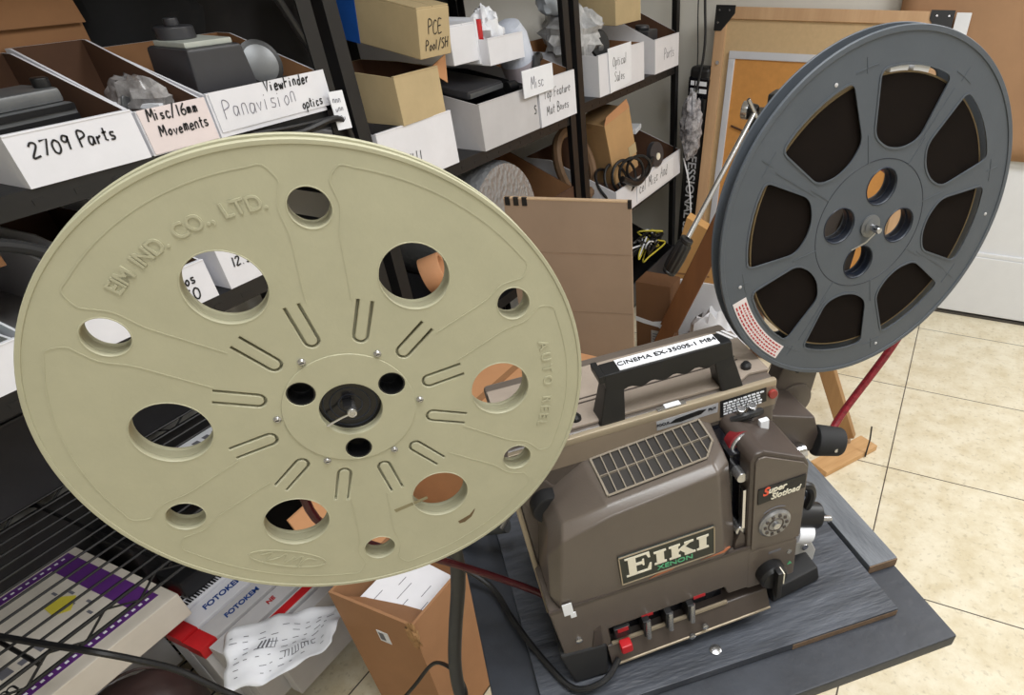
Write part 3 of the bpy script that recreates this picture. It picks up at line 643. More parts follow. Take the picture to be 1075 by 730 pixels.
MB().box(0, .5, 0, .15, 0, .36).build('case_body', BLACK, th, bevel=.012); MB().box(.18, .32, .04, .11, .36, .372).build('case_handle', BLACKG, th, bevel=.004)
# flat film boxes standing on edge like books
def film_box(x0, x1, y0, y1, zt, label, body, stripe=None, txt=None, txtm=BLUEI, endm=None):
    th = thing('film_box', label, 'box', (x1, y0, .079), PI / 2, 'film boxes standing on edge below the cream reel')
    w_ = y1 - y0; d = x1 - x0; h = zt - .079
    MB().box(0, w_, 0, d, 0, h).build('carton_body', body, th, bevel=.002)
    if endm: MB().box(-.0012, .04, -.0012, d + .0004, h - .03, h + .0012).build('coloured_end', endm, th)
    if stripe: MB().box(.0, w_ + .0006, d * .18, d * .82, h, h + .0012).build('spine_stripe', stripe, th)
    if txt: text(txt, d * .38, frame((w_ * .40, d * .5, h + .0014), (1, 0, 0), (0, 1, 0)), txtm, th, shear=.2, bold=.0006)
    return th
film_box(-1.455, -1.415, .40, .66, .30, 'red film box with a white barcode label on its spine', WHITEC, None, None, endm=REDP)
lb = film_box(-1.410, -1.362, .38, .66, .30, 'white film box with barcode stickers next to the red-ended one', WHITEC, endm=None)
mb = MB()
for i in range(16): mb.box(.03 + i * .0075, .0335 + i * .0075 + (i % 3) * .001, .006, .024, .2212, .222)
for i in range(4): mb.box(.03 + i * .026, .05 + i * .026, .030, .042, .2212, .222)
mb.build('barcode', INK, lb, merge=False)
film_box(-1.358, -1.298, .345, .68, .295, 'white film box with blue spine lettering and red end, left of its twin', WHITEC, None, 'FOTOKEM', endm=REDP)
film_box(-1.293, -1.240, .345, .68, .29, 'grey-white film box with blue spine lettering, right of its twin', GREYC, None, 'FOTOKEM', endm=REDP)
film_box(-1.235, -1.190, .36, .70, .285, 'white film box with red NE lettering on its spine', GREYC, None, '       NE', REDI)
film_box(-1.185, -1.150, .36, .70, .28, 'film box with a red striped spine', GREYC, REDP)
film_box(-1.145, -1.112, .42, .72, .275, 'plain grey film box beside the crumpled receipt', GREYC)
# crumpled receipt lying on the boxes
th = thing('receipt', 'crumpled white printed receipt lying across the film boxes', 'paper')
A, B_, C_, D_ = Vector((-1.20, .39, .315)), Vector((-1.03, .585, .31)), Vector((-.945, .46, .33)), Vector((-1.075, .285, .30))
NX, NY = 26, 16
def rpt(u, v):
    p = (A * (1 - u) + B_ * u) * (1 - v) + (D_ * (1 - u) + C_ * u) * v
    return p + Vector((.008 * noise.noise(Vector((u * 4, v * 3, 2))), .008 * noise.noise(Vector((u * 4, v * 3, 9))), .016 * noise.noise(Vector((u * 5, v * 4, 0))) + .012 * sin(u * 5.5 + v * 2)))
mb = MB()
for i in range(NX):
    for j in range(NY): mb.face([rpt(i / NX, j / NY), rpt((i + 1) / NX, j / NY), rpt((i + 1) / NX, (j + 1) / NY), rpt(i / NX, (j + 1) / NY)])
rc = mb.build('sheet', PAPER, th); rc.modifiers.new('thick', 'SOLIDIFY').thickness = .0006
mb = MB(); rr = random.Random(4)
def ink(u0, v0, u1, v1, wd):
    pts = [rpt(u0 + (u1 - u0) * t / 4, v0 + (v1 - v0) * t / 4) + Vector((0, 0, .0012)) for t in range(5)]; mb.strip(pts, wd, h=.0003)
for k in range(5): ink(.30 + k * .028, .36, .30 + k * .028, .52, .004 if k < 3 else .0015)
for r_ in range(7):
    for k in range(9):
        if rr.random() < .85: u = .08 + k * .095; v = .2 + r_ * .105; ink(u, v, u + rr.uniform(.02, .07), v, .0016)
for k in range(9): ink(.5 + k * .03, .62, .5 + k * .03, .72, .0018)
mb.build('print', GREYTXT, th, merge=False, smooth=False)
o = MB().blob((0, 0, 0), .13, .10, .115, .16, 4, 31, flat=.112).build('leather_pouch', MAROON); o.matrix_world = Matrix.Translation((-1.285, .195, .192)) @ Matrix.Rotation(R(80), 4, 'Z')
MB().tube([(-.12, .02, .05), (-.05, .04, .112), (.05, .035, .115), (.12, .0, .05)], .003).build('seam', MAROON, o)
tag(o, 'dark brown leather pouch between the purple-bordered box and the film boxes', 'pouch')
o = MB().tube([(-1.40, .12, .575), (-1.278, .149, .575), (-1.2, .168, .575), (-1.12, .19, .572), (-1.08, .219, .53), (-1.045, .246, .48), (-.997, .264, .42), (-.96, .28, .36), (-.95, .29, .2), (-.96, .30, .01)], .0065, 8).build('black_cable', BLACK)
tag(o, 'black cable crossing the wire shelf at the lower left', 'cable')
o = MB().tube([(-1.56, .50, .585), (-1.50, .56, .60), (-1.42, .62, .59)], .02, 10).build('purple_cloth', mat('purple_cloth', (96, 44, 96), .6)); tag(o, 'bit of purple cloth under the lower edge of the cream reel', 'cloth')
o = MB().box(0, .28, 0, .2, 0, .05).build('white_paper_stack', PAPER, bevel=.002); o.matrix_world = sh(-1.24, .56, .562, 0)
mb = MB()
for i in range(9): mb.box(.02 + i * .026, .035 + i * .026, .02, .18, .0502, .0508)
mb.build('print', GREYTXT, o, merge=False); tag(o, 'white papers on the wire shelf seen through a lower hole of the cream reel', 'papers')

# ------------------------------------------------------------------ cardboard boxes on the floor
th = thing('cardboard_box', 'battered brown cardboard box on the floor below the cream reel', 'box', (0, 0, 0))
FLOORK = mat('worn_kraft_card', (168, 124, 88), .85, var=.08, scale=6, bump=.15, bscale=30)
fx0, fx1, fy0, fy1, fz = -.955, -.738, .508, .76, .45; t = .006
mb = MB().box(fx0, fx1, fy0, fy0 + t, .001, fz).box(fx0, fx1, fy1 - t, fy1, .001, fz).box(fx0, fx0 + t, fy0 + t, fy1 - t, .001, fz).box(fx1 - t, fx1, fy0 + t, fy1 - t, .001, fz - .005).box(fx0, fx1, fy0, fy1, .001, .007)
mb.build('carton_body', FLOORK, th, merge=False)
MB().hull([(fx0, fy0 + .02, fz), (fx0, fy1, fz), (fx0 + t, fy1, fz), (fx0 + t, fy0 + .02, fz)], [(fx0 - .09, fy0 + .04, fz + .14), (fx0 - .09, fy1 - .02, fz + .15), (fx0 - .085, fy1 - .02, fz + .15), (fx0 - .085, fy0 + .04, fz + .14)]).build('side_flap', KRAFTO, th)
MB().hull([(fx0 + .04, fy0 + .006, fz - .002), (fx1 - .006, fy0 + .006, fz - .002), (fx1 - .006, fy0 + .010, fz - .006), (fx0 + .04, fy0 + .010, fz - .006)], [(fx0 + .06, fy0 + .10, fz - .11), (fx1 - .03, fy0 + .11, fz - .10), (fx1 - .03, fy0 + .115, fz - .104), (fx0 + .06, fy0 + .105, fz - .114)]).build('inner_flap', KRAFT, th)
mb = MB(); mb.blob((fx1 + .0, fy0 - .002, fz - .03), .012, .008, .04, .7, 12, 3, 16, 12); mb.build('torn_corner', mat('torn_fibre', (176, 136, 92), .9, var=.25, scale=60, bump=.6, bscale=90), th)
MB().box(-.852, -.822, fy0 - .001, fy0, .338, .376).build('sticker', PAPER, th); MB().box(-.848, -.834, fy0 - .0016, fy0 - .001, .345, .37).build('sticker_print', GREYTXT, th)
o = MB().box(0, .16, 0, .18, 0, .012).build('printed_sheets', PAPER, bevel=.002); o.matrix_world = Matrix.Translation((-.745, .53, .36)) @ Matrix.Rotation(PI / 2, 4, 'Z') @ Matrix.Rotation(R(12), 4, 'X')
mb = MB()
for i in range(7): mb.box(.02 + (i % 3) * .03, .04 + (i % 3) * .03 + (i * 37 % 30) / 1000, .03 + i * .02, .0315 + i * .02, .0122, .0124)
mb.build('print', GREYTXT, o, merge=False); tag(o, 'white printed sheets lying inside the battered cardboard box', 'papers')
o = MB().box(-.945, -.75, .52, .75, .008, .34).build('packing_filler', KRAFT, bevel=.006); tag(o, 'brown packing inside the battered cardboard box', 'packing')
th = thing('cardboard_box', 'orange-brown closed carton on the floor behind the cream reel', 'box', (0, 0, 0))
MB().box(-1.12, -.72, .80, 1.36, .001, .60).build('carton_body', KRAFTO, th, bevel=.004)
MB().box(-1.118, -.925, .802, 1.358, .60, .605).box(-.915, -.722, .802, 1.358, .60, .605).build('top_flap', KRAFTO, th)
MB().box(-.93, -.91, .80, 1.36, .6055, .6065).build('seam_tape', KRAFT, th)
# tall cardboard box behind the projector
az = math.atan2(.1, .34)
th = thing('tall_cardboard_box', 'tall folded cardboard carton with black tape marks on its top edge, behind the projector', 'box', (-1.08, 1.50, 0), az)
bw = .354
mb = MB().box(0, bw, 0, .004, .001, .946).box(0, bw, .010, .014, .001, .946).box(0, .003, .004, .010, .001, .946).box(bw - .003, bw, .004, .010, .001, .94)
mb.build('carton_body', [KRAFTG], th, merge=False)
MB().box(0, bw, -.0012, .0145, .9455, .950).build('top_edge', mat('pale_kraft_edge', (198, 170, 138), .85), th, bevel=.001)
for k in range(3): MB().box(.004 + .024 * k, .018 + .024 * k, -.002, .006, .930, .9512).build('tape_mark', BLACK, th)
MB().box(bw - .009, bw + .001, -.002, .008, .93, .9512).build('tape_mark', BLACK, th)
for zc in (.80, .62): MB().box(.0, bw, -.0008, 0, zc, zc + .003).build('crease', mat('crease_kraft', (150, 128, 108), .85), th)
th = thing('cardboard_box', 'small brown carton with a white label between the tall box and the tripod', 'box', (0, 0, 0))
MB().box(-.914, -.777, 2.0, 2.1, .001, .534).build('carton_body', KRAFTD2, th, bevel=.003)
MB().prism([(-.914, .397), (-.885, .392), (-.845, .386), (-.80, .397), (-.777, .369), (-.777, .346), (-.823, .369), (-.88, .374), (-.914, .38)], 'y', 1.998, 2.0).build('torn_tape', PAPER, th)
MB().box(-.851, -.794, 1.998, 2.0, .294, .351).build('label', mat('grey_label', (176, 172, 166), .7), th)
mb = MB()
for i in range(4): mb.box(-.845, -.805, 1.9972, 1.998, .303 + i * .011, .307 + i * .011)
mb.build('label_print', GREYTXT, th, merge=False)
th = thing('tan_carton', 'light tan flat carton standing behind the tripod grip', 'box', (-.93, 2.28, .001), R(6))
MB().prism([(.0, .0), (.2, .0), (.23, .62), (.1, .68), (.04, .46)], 'y', 0, .06).build('carton_body', mat('light_tan_card', (204, 156, 98), .85, var=.05), th, bevel=.002)
MB().box(.06, .2, -.001, 0, .455, .462).build('fold_line', KRAFT, th)
o = MB().blob((0, 0, 0), .13, .075, .2, .3, 8, 41, flat=.19).build('white_plastic_bag', PLASTICW); o.matrix_world = Matrix.Translation((-.64, 2.13, .195)); tag(o, 'white crumpled plastic bag on the floor behind the tripod leg', 'bag')
o = MB().box(0, .2, 0, .012, 0, .24).build('white_sheet_pad', PAPER, bevel=.002); o.matrix_world = Matrix.Translation((-.84, 2.235, .21)) @ Matrix.Rotation(R(-6), 4, 'X')
tag(o, 'white paper pad leaning behind the tripod leg', 'paper')
th = thing('brown_case', 'dark brown domed equipment case on the floor behind the projector handle', 'case', (-.62, 1.72, .001), R(12))
prof = [(0, 0), (.26, 0), (.26, .30)] + [(.13 + .13 * cos(a), .30 + .09 * sin(a)) for a in [PI * i / 12 for i in range(1, 12)]] + [(0, .30)]
MB().prism(prof, 'y', 0, .16).build('case_body', mat('brown_vinyl', (112, 98, 88), .5, var=.06, bump=.2, bscale=200), th, bevel=.004)
MB().tube([(.10, -.004, .34), (.16, -.012, .37), (.20, -.008, .36), (.23, -.004, .30)], .006).build('strap', BLACK, th)
o = MB().torus(Matrix.Translation((-.66, 1.64, .30)) @ Matrix.Rotation(R(60), 4, 'X'), .045, .005, 28, 7).torus(Matrix.Translation((-.645, 1.63, .305)) @ Matrix.Rotation(R(50), 4, 'X'), .05, .005, 28, 7).tube([(-.70, 1.64, .27), (-.70, 1.65, .12), (-.68, 1.66, .006)], .005).build('white_cable_coil', PAPER)
tag(o, 'white cable loops just behind the projector handle', 'cable')

# ------------------------------------------------------------------ framed board leaning on the wall
Lean = math.atan2(.30, 1.22)
MF = Matrix.Translation((-1.085, 3.03, .001)) @ Matrix.Rotation(-Lean * .86, 4, 'X')
th = thing('framed_board', 'large wood framed board with black metal corners leaning on the back wall', 'board', mtx=MF)
BW, BH = .975, 1.275
mb = MB().box(0, BW, .0, .055, 0, .045).box(0, BW, 0, .055, BH - .045, BH).box(0, .05, 0, .055, .045, BH - .045).box(BW - .05, BW, 0, .055, .045, BH - .045)
mb.build('wood_frame', WOODL, th, bevel=.003, merge=False)
MB().box(.05, BW - .05, .012, .04, .045, BH - .045).build('backing_panel', HARDB, th)
for x, sx in ((0, 1), (BW, -1)):
    for zz, sz in ((0, 1), (BH, -1)):
        c = MB().prism([(x - sx * .004, zz - sz * .004), (x + sx * .085, zz - sz * .004), (x + sx * .085, zz + sz * .025), (x + sx * .03, zz + sz * .09), (x - sx * .004, zz + sz * .09)], 'y', -.004, .001).build('corner_guard', BLACK, th)
        mb = MB()
        for dx, dz in ((.015, .015), (.06, .015), (.012, .06)): mb.cyl((x + sx * dx, -.007, zz + sz * dz), (x + sx * dx, -.004, zz + sz * dz), .004, n=10)
        mb.build('rivet', STEEL, c, merge=False)
mb = MB().box(.080, BW - .080, -.004, .014, BH - .192, BH - .162).box(.080, BW - .080, -.004, .014, .12, .15).box(.080, .110, -.004, .014, .15, BH - .192).box(BW - .110, BW - .080, -.004, .014, .15, BH - .192)
mb.build('aluminium_frame', ALU, th, bevel=.003, merge=False)
MB().box(.110, BW - .110, .004, .0125, .15, BH - .192).build('cork_panel', CORK, th)
scrawl(['XK', '518'], frame((.145, .0035, .66), (1, 0, 0), (0, 0, 1)), .04, th, INK, .006)
o2 = MB().tube([(.13, .0, .82), (.22, -.004, .79), (.33, -.004, .72)], .004).build('cord', KRAFTD, th)
MB().cyl((.03, -.006, BH - .21), (.03, .0, BH - .21), .008, n=12).build('screw', STEEL, th)
o = MB().box(0, .055, 0, .03, 0, 1.27).build('white_strip', DOORW, bevel=.002); o.matrix_world = Matrix.Translation((-.1, 3.05, .001)) @ Matrix.Rotation(-Lean * .82, 4, 'X')
tag(o, 'white wooden strip leaning beside the framed board', 'strip')
# black banner-like bag between shelves and board
th = thing('tripod_bag', 'tall black bag lettered PROFESSIONAL SERIES leaning at the end of the shelves', 'bag', mtx=Matrix.Translation((-1.225, 3.19, .001)) @ Matrix.Rotation(R(-2), 4, 'X') @ Matrix.Rotation(R(2.5), 4, 'Y'))
MB().box(0, .10, 0, .09, 0, 1.03).build('bag_body', BLACK, th, bevel=.02, seg=3)
MB().box(-.002, .102, -.002, .092, .90, .99).build('bag_collar', BLACKG, th, bevel=.01)
text('PROFESSIONAL SERIES', .062, frame((.05, -.0012, .47), (0, 0, -1), (1, 0, 0)), PAPER, th, bold=.001)
for k, (x0, x1, z0) in enumerate(((.012, .03, .955), (.036, .09, .955), (.012, .05, .925), (.056, .092, .925))):
    MB().box(x0, x1, -.0032, -.0018, z0, z0 + .018).build('worn_print', PAPER, th)
o = MB().blob((0, 0, 0), .05, .045, .13, .3, 9, 51).build('crinkled_bag', mat('grey_black_bag', (60, 58, 62), .25, rgb2=(200, 198, 204), scale=40, bump=.8, bscale=40)); o.matrix_world = Matrix.Translation((-1.125, 3.12, .80)); tag(o, 'crinkled grey and black plastic bag hanging on the tripod bag', 'bag')
o = MB().tube([(-1.15, 3.3, 1.6), (-1.14, 3.28, 1.3), (-1.12, 3.25, 1.12), (-1.13, 3.22, .98), (-1.16, 3.16, .8)], .006).tube([(-1.17, 3.3, 1.6), (-1.17, 3.28, 1.25), (-1.15, 3.24, 1.0), (-1.165, 3.15, .75), (-1.16, 3.14, .5)], .003).build('hanging_cable', BLACK); tag(o, 'black cable hanging down the wall at the end of the shelves', 'cable')
o = MB().tube([(-1.16, 3.128, .66), (-1.13, 3.13, .55), (-1.115, 3.13, .42), (-1.12, 3.13, .36)], .004).build('white_cable', PAPER); tag(o, 'thin white cable in front of the PROFESSIONAL lettering', 'cable')

# ------------------------------------------------------------------ wooden tripod
th = thing('wooden_tripod', 'wooden tripod with a pan handle standing behind the grey film reel', 'tripod')
AP = Vector((-.515, 2.05, 1.0))
def leg(foot, nm='leg', w0=.042, m=WOOD):
    f = Vector(foot); a = AP + (f - AP).normalized() * .05; d = (f - a); ax = d.normalized()
    s_ = ax.cross(Vector((0, 1, 0.2))).normalized(); u_ = ax.cross(s_)
    mb = MB()
    def bar(t0, t1, off, wd, th_):
        p0, p1 = a + d * t0 + s_ * off, a + d * t1 + s_ * off
        q = [(-wd, -th_), (wd, -th_), (wd, th_), (-wd, th_)]
        mb.hull([p0 + s_ * x + u_ * y for x, y in q], [p1 + s_ * x + u_ * y for x, y in q])
    bar(0, .60, 0, w0 * .82, .014); bar(.5, .975, 0, w0 * .66, .0145)
    o = mb.build(nm, m, th, bevel=.003, merge=False)
    MB().cyl(a + d * .97, f, .011, .004, 12).build('spike', STEEL, o)
    return o
leg((-.916, 1.905, .026)); leg((-.056, 2.035, .026), m=WOODR); leg((-.56, 2.55, .002))
MB().lathe([(.05, .95), (.06, .97), (.06, 1.01), (.045, 1.02), (.03, 1.05)], Matrix.Translation((-.515, 2.05, 0)), 28).build('crown', MIDG, th)
hd = MB().box(-.545, -.435, 2.0, 2.10, 1.05, 1.10).cyl((-.53, 2.03, 1.095), (-.555, 2.03, 1.10), .022).box(-.50, -.43, 2.01, 2.09, 1.10, 1.15).build('pan_head', BLACK, th, bevel=.006)
MB().cyl((-.555, 2.03, 1.10), (-.575, 2.03, 1.102), .024).build('knob', STEEL, hd, bevel=.003)
MB().cyl((-.52, 1.998, 1.09), (-.545, 1.975, 1.14), .006).build('lock_lever', STEEL, hd, bevel=.001)
G0, G1, G2 = Vector((-.530, 1.99, 1.10)), Vector((-.611, 1.70, .835)), Vector((-.664, 1.69, .728))
ph = MB().cyl(G0, G1, .0075, n=14).build('pan_handle', STEEL, th)
q = (G2 - G1).to_track_quat('Z', 'Y').to_matrix().to_4x4(); Lg = (G2 - G1).length
rg = []
for t_, rad in ((0, .013), (.02, .019), (.08, .020), (.12, .0175), (.18, .021), (.55, .0235), (.86, .0225), (.9, .0195), (.93, .022), (.98, .021), (1, .016)):
    fl = .0016 if .15 < t_ < .88 else 0
    rg.append([Matrix.Translation(G1) @ q @ Vector(((rad + fl * (1 if k % 4 < 2 else -1)) * cos(2 * PI * k / 40), (rad + fl * (1 if k % 4 < 2 else -1)) * sin(2 * PI * k / 40), t_ * Lg)) for k in range(40)])
MB().rings(rg).build('grip', BLACK, ph)
th = thing('wooden_foot_plate', 'light wooden foot plate on the tiles under the right tripod leg', 'board', (-.055, 1.98, 0), math.atan2(.217, .136))
MB().box(-.15, .122, -.040, .040, .001, .024).build('plank', WOODP, th, bevel=.003)
MB().tube([(.055, -.043, .004), (.055, -.043, .05), (.06, -.040, .08), (.065, -.03, .13)], .003).build('hook_wire', BLACK, th)

# ------------------------------------------------------------------ table
TW = Vector((-.197, .359, .87)); TAZ = R(44)
th = thing('projector_stand', 'black-topped projector stand carrying the film projector', 'table', (TW.x, TW.y, 0), TAZ)
ZT = .87
MB().box(-.14, .394, -.103, .33, ZT - .032, ZT - .012).build('table_top', TABLE, th, bevel=.0025)
MB().box(-.11, .222, -.075, .31, .08, ZT - .034).build('cabinet', mat('tan_laminate', (150, 128, 104), .6, scale=5, rgb2=(168, 146, 120)), th, bevel=.004)
MB().box(-.09, .205, -.082, -.075, .12, .78).build('door', mat('tan_laminate_door', (142, 120, 98), .6), th, bevel=.003)
MB().cyl((.18, -.10, .5), (.18, -.082, .5), .012).build('knob', STEEL, th, bevel=.002)
for x in (-.09, .20):
    for y in (-.055, .29):
        c = MB().cyl((x - .012, y, .035), (x + .012, y, .035), .034, n=20).build('caster', RUBBER, th, bevel=.004)
        MB().box(x - .018, x + .018, y - .016, y + .016, .05, .082).build('bracket', STEEL, c)
MB().lathe([(.007, ZT - .0005), (.007, ZT + .0015), (.004, ZT + .003)], Matrix.Translation((.112, -.027, 0)), 14).build('bolt_head', STEEL, th)
MT = Matrix.Translation((TW.x, TW.y, 0)) @ Matrix.Rotation(TAZ, 4, 'Z')
th = thing('plywood_panel', 'thinner scratched black plywood panel under the projector', 'board', mtx=MT)
MB().prism([(-.09, -.048), (.345, -.052), (.347, .30), (-.09, .30)], 'z', ZT - .0115, ZT).build('panel', SLAB, th, bevel=.001)
MB().prism([(.20, -.0512), (.3445, -.0525), (.3445, -.051), (.20, -.0497)], 'z', ZT - .0115, ZT - .003).build('raw_edge', RAWPLY, th)
th = thing('plank', 'narrow scuffed grey plank along the right edge of the stand', 'board', mtx=MT)
MB().box(.3505, .394, .015, .30, ZT - .0115, ZT + .003).build('plank_board', PLANK, th, bevel=.0015)
MB().box(.351, .3935, .0138, .016, ZT - .011, ZT + .0015).build('raw_end', RAWPLY, th)

# ------------------------------------------------------------------ projector (local x along, y back, z up; lens end lifted 4.3 degrees)
tl = R(4.3)
Tv = Vector((cos(TAZ), sin(TAZ), 0)); Zv = Vector((0, 0, 1)); Nv = Vector((sin(TAZ), -cos(TAZ), 0))
T3 = Tv * cos(tl) + Zv * sin(tl); Z3 = Zv * cos(tl) - Tv * sin(tl)
MP = Matrix.Translation(TW) @ Matrix((T3, -Nv, Z3)).transposed().to_4x4()
PJ = thing('film_projector', 'brown film projector with a vented lamp cover standing on the black stand', 'projector', mtx=MP)
# main body
MB().box(-.0515, .2255, .0692, .0705, .24, .263).build('front_strip', mat('champagne_brown', (138, 124, 108), .4, var=.05), PJ)
MB().prism([(.07, .03), (.205, .03), (.205, .262), (.198, .270), (.078, .270), (.07, .262)], 'x', -.052, .226).build('main_body', PBROWN, PJ, bevel=.004)
MB().box(-.0525, .2265, .069, .0765, .262, .2705).build('top_highlight_trim', CHAMP, PJ, bevel=.002)  # champagne band paints in the bevel highlight along the top edge
MB().prism([(-.05, .082), (.19, .080), (.204, .088), (.226, .086), (.226, .172), (.20, .180), (-.05, .18)], 'z', .270, .2735).build('top_panel', PTOP, PJ, bevel=.001)
mb = MB()
for y in (.115, .122): mb.box(-.048, .205, y, y + .0016, .2733, .2742)
mb.build('panel_groove', PDARK, PJ, merge=False)
for x, y in ((.206, .098), (.022, .092)): MB().lathe([(.0055, .273), (.0055, .277), (.003, .280)], Matrix.Translation((x, y, 0)), 14).build('stud', BLACK, PJ)
# lower base with control recess
MB().prism([(-.056, .118), (-.052, .034), (-.012, .030), (.0, .034), (.0, .062), (.136, .062), (.140, .048), (.222, .045), (.222, .115)], 'y', .0, .09).build('lower_body', PBROWN, PJ, bevel=.003)
MB().box(-.05, .222, .06, .20, .0, .04).build('under_body', PDARK, PJ, bevel=.004)
MB().box(.002, .138, .014, .03, .03, .066).build('control_recess', BLACKG, PJ)
MB().prism([(-.011, .006), (.02, .006), (.022, .032), (.0, .034), (-.010, .014)], 'x', -.006, .190).build('base_rail', PDARK, PJ, bevel=.002)
MB().box(-.004, .190, -.0122, -.0098, .009, .0125).build('rail_lip', CHAMP, PJ, bevel=.001)
MB().box(.0, .138, -.003, .0, .036, .040).build('recess_strip', CHAMP, PJ)
# slide switches
sw = MB().box(.004, .022, -.004, .012, .046, .062).build('switch_housing', BLACK, PJ, bevel=.001)
MB().box(.0065, .0195, -.016, -.004, .031, .044).build('red_button', REDP, sw, bevel=.002)
MB().box(.008, .020, -.0045, -.004, .056, .062).build('red_lamp', REDI, sw)
for x in (.040, .066, .092):
    lv = MB().box(x - .004, x + .004, -.008, .012, .036, .064).build('lever', BLACK, PJ, bevel=.001)
    MB().cyl((x, -.010, .037), (x + .002, -.006, .062), .0032, n=10).build('lever_tip', STEEL, lv)
MB().box(.037, .050, -.0008, .0, .062, .0655).box(.098, .112, -.0008, .0, .062, .066).build('red_print', REDI, PJ)
for x, z_ in ((.090, .012), (.106, .022), (-.034, .064)): MB().lathe([(.0038, 0), (.0038, .003), (.002, .004)], frame((x, -.0108 if x > 0 else .0, z_), (1, 0, 0), (0, 0, 1)), 12).build('screw', STEEL, PJ)
MB().box(-.042, -.032, -.001, .0, .110, .128).box(-.036, -.030, -.0012, .0, .104, .112).build('paint_chip', PAPER, PJ, bevel=.0004)
MB().prism([(-.022, .042), (-.010, .042), (-.008, .074), (-.016, .070)], 'y', -.0015, .001).build('embossed_mark', PDARK, PJ, bevel=.0005)
# feet
MB().hull([(-.050, -.012, .004), (-.012, -.014, .004), (-.004, .03, .004), (-.045, .04, .004)], [(-.058, -.002, .048), (-.006, -.002, .040), (.0, .04, .044), (-.055, .05, .05)]).build('foot', RUBBER, PJ, bevel=.003)
MB().box(-.05, -.01, .15, .19, .003, .02).build('foot', RUBBER, PJ, bevel=.003)
MB().hull([(.205, .008, -.0155), (.280, .020, -.0205), (.280, .085, -.0205), (.205, .085, -.0155)], [(.207, .010, .008), (.276, .022, .004), (.276, .085, .004), (.207, .085, .008)]).build('front_foot', RUBBER, PJ, bevel=.004)
MB().prism([(.225, .05), (.262, .040), (.279, .026), (.290, .0), (.288, -.019), (.225, -.014)], 'y', .050, .058).build('foot_bracket', mat('worn_aluminium', (206, 204, 200), .4, metal=.3), PJ, bevel=.002)
MB().cyl((.270, .046, .018), (.270, .050, .018), .005).build('bracket_screw', CHROME, PJ, bevel=.001)
# lamp house cover: shell from profile sections
def ring(x, k):  # section in y,z : bottom front, front top edge, roof back
    return [(x, .0 + k, .120), (x, .0 + k, .120), (x, .004 + k, .215 + .06 * max(0, min(x, .13)) + .003), (x, .072, .236), (x, .072, .120)]
secs = [[(-.050, .072, .122), (-.050, .02, .122), (-.043, .016, .185), (-.034, .03, .205), (-.034, .072, .205)],
        [(-.044, .072, .119), (-.044, .002, .119), (-.027, .0, .214), (-.022, .014, .222), (-.022, .072, .216)],
        [(.020, .072, .118), (.020, .0, .118), (.022, .0, .226), (.022, .010, .232), (.016, .072, .240)],
        [(.127, .072, .116), (.136, .0, .116), (.128, .0, .237), (.128, .010, .242), (.141, .072, .248)],
        [(.156, .072, .116), (.154, .012, .116), (.146, .014, .234), (.146, .03, .240), (.153, .072, .240)]]
mb = MB(); mb.rings(secs); cv = mb.build('lamp_cover', PBROWN, PJ, bevel=.0025, ang=14)
MB().prism([(-.056, .118), (.224, .113), (.224, .117), (-.056, .122)], 'y', -.0006, .002).build('seam', PDARK, PJ)
# grille on the cover roof
def gz(x, y):  # roof height
    t_ = (x - .02) / .108; a = .232 + (.242 - .232) * t_; b_ = .2395 + (.248 - .2395) * t_
    return a + (b_ - a) * (y - .010) / .062
gx0, gx1, gy0, gy1 = .024, .139, .018, .068
mb = MB(); E = .0010
pg = [(gx0, gy1), (gx0 + .002, gy0), (.125, gy0), (.139, .036), (.139, gy1)]
mb.hull([(x, y, gz(x, y) - .004) for x, y in pg], [(x, y, gz(x, y) + .0006) for x, y in pg]); gr = mb.build('grille_well', GRILLE, cv)
mb = MB()
for k in range(13):
    x = gx0 + .0005 + k * (gx1 - gx0) / 12.2; y0 = gy0 if x < .126 else gy0 + (x - .126) * 1.3
    mb.hull([(x, y0, gz(x, y0) + .0004), (x + E, y0, gz(x, y0) + .0004), (x + E, gy1, gz(x, gy1) + .0004), (x, gy1, gz(x, gy1) + .0004)], [(x, y0, gz(x, y0) + .003), (x + E, y0, gz(x, y0) + .003), (x + E, gy1, gz(x, gy1) + .003), (x, gy1, gz(x, gy1) + .003)])
for y in (.042,):
    mb.hull([(gx0, y, gz(gx0, y) + .0004), (gx1, y, gz(gx1, y) + .0004), (gx1, y + E, gz(gx1, y) + .0004), (gx0, y + E, gz(gx0, y) + .0004)], [(gx0, y, gz(gx0, y) + .003), (gx1, y, gz(gx1, y) + .003), (gx1, y + E, gz(gx1, y) + .003), (gx0, y + E, gz(gx0, y) + .003)])
for a, b_ in zip(pg, pg[1:] + pg[:1]):
    mb.cyl((a[0], a[1], gz(*a) + .0018), (b_[0], b_[1], gz(*b_) + .0018), .0012, n=6)
mb.build('grille_bars', BARS, gr, merge=False)
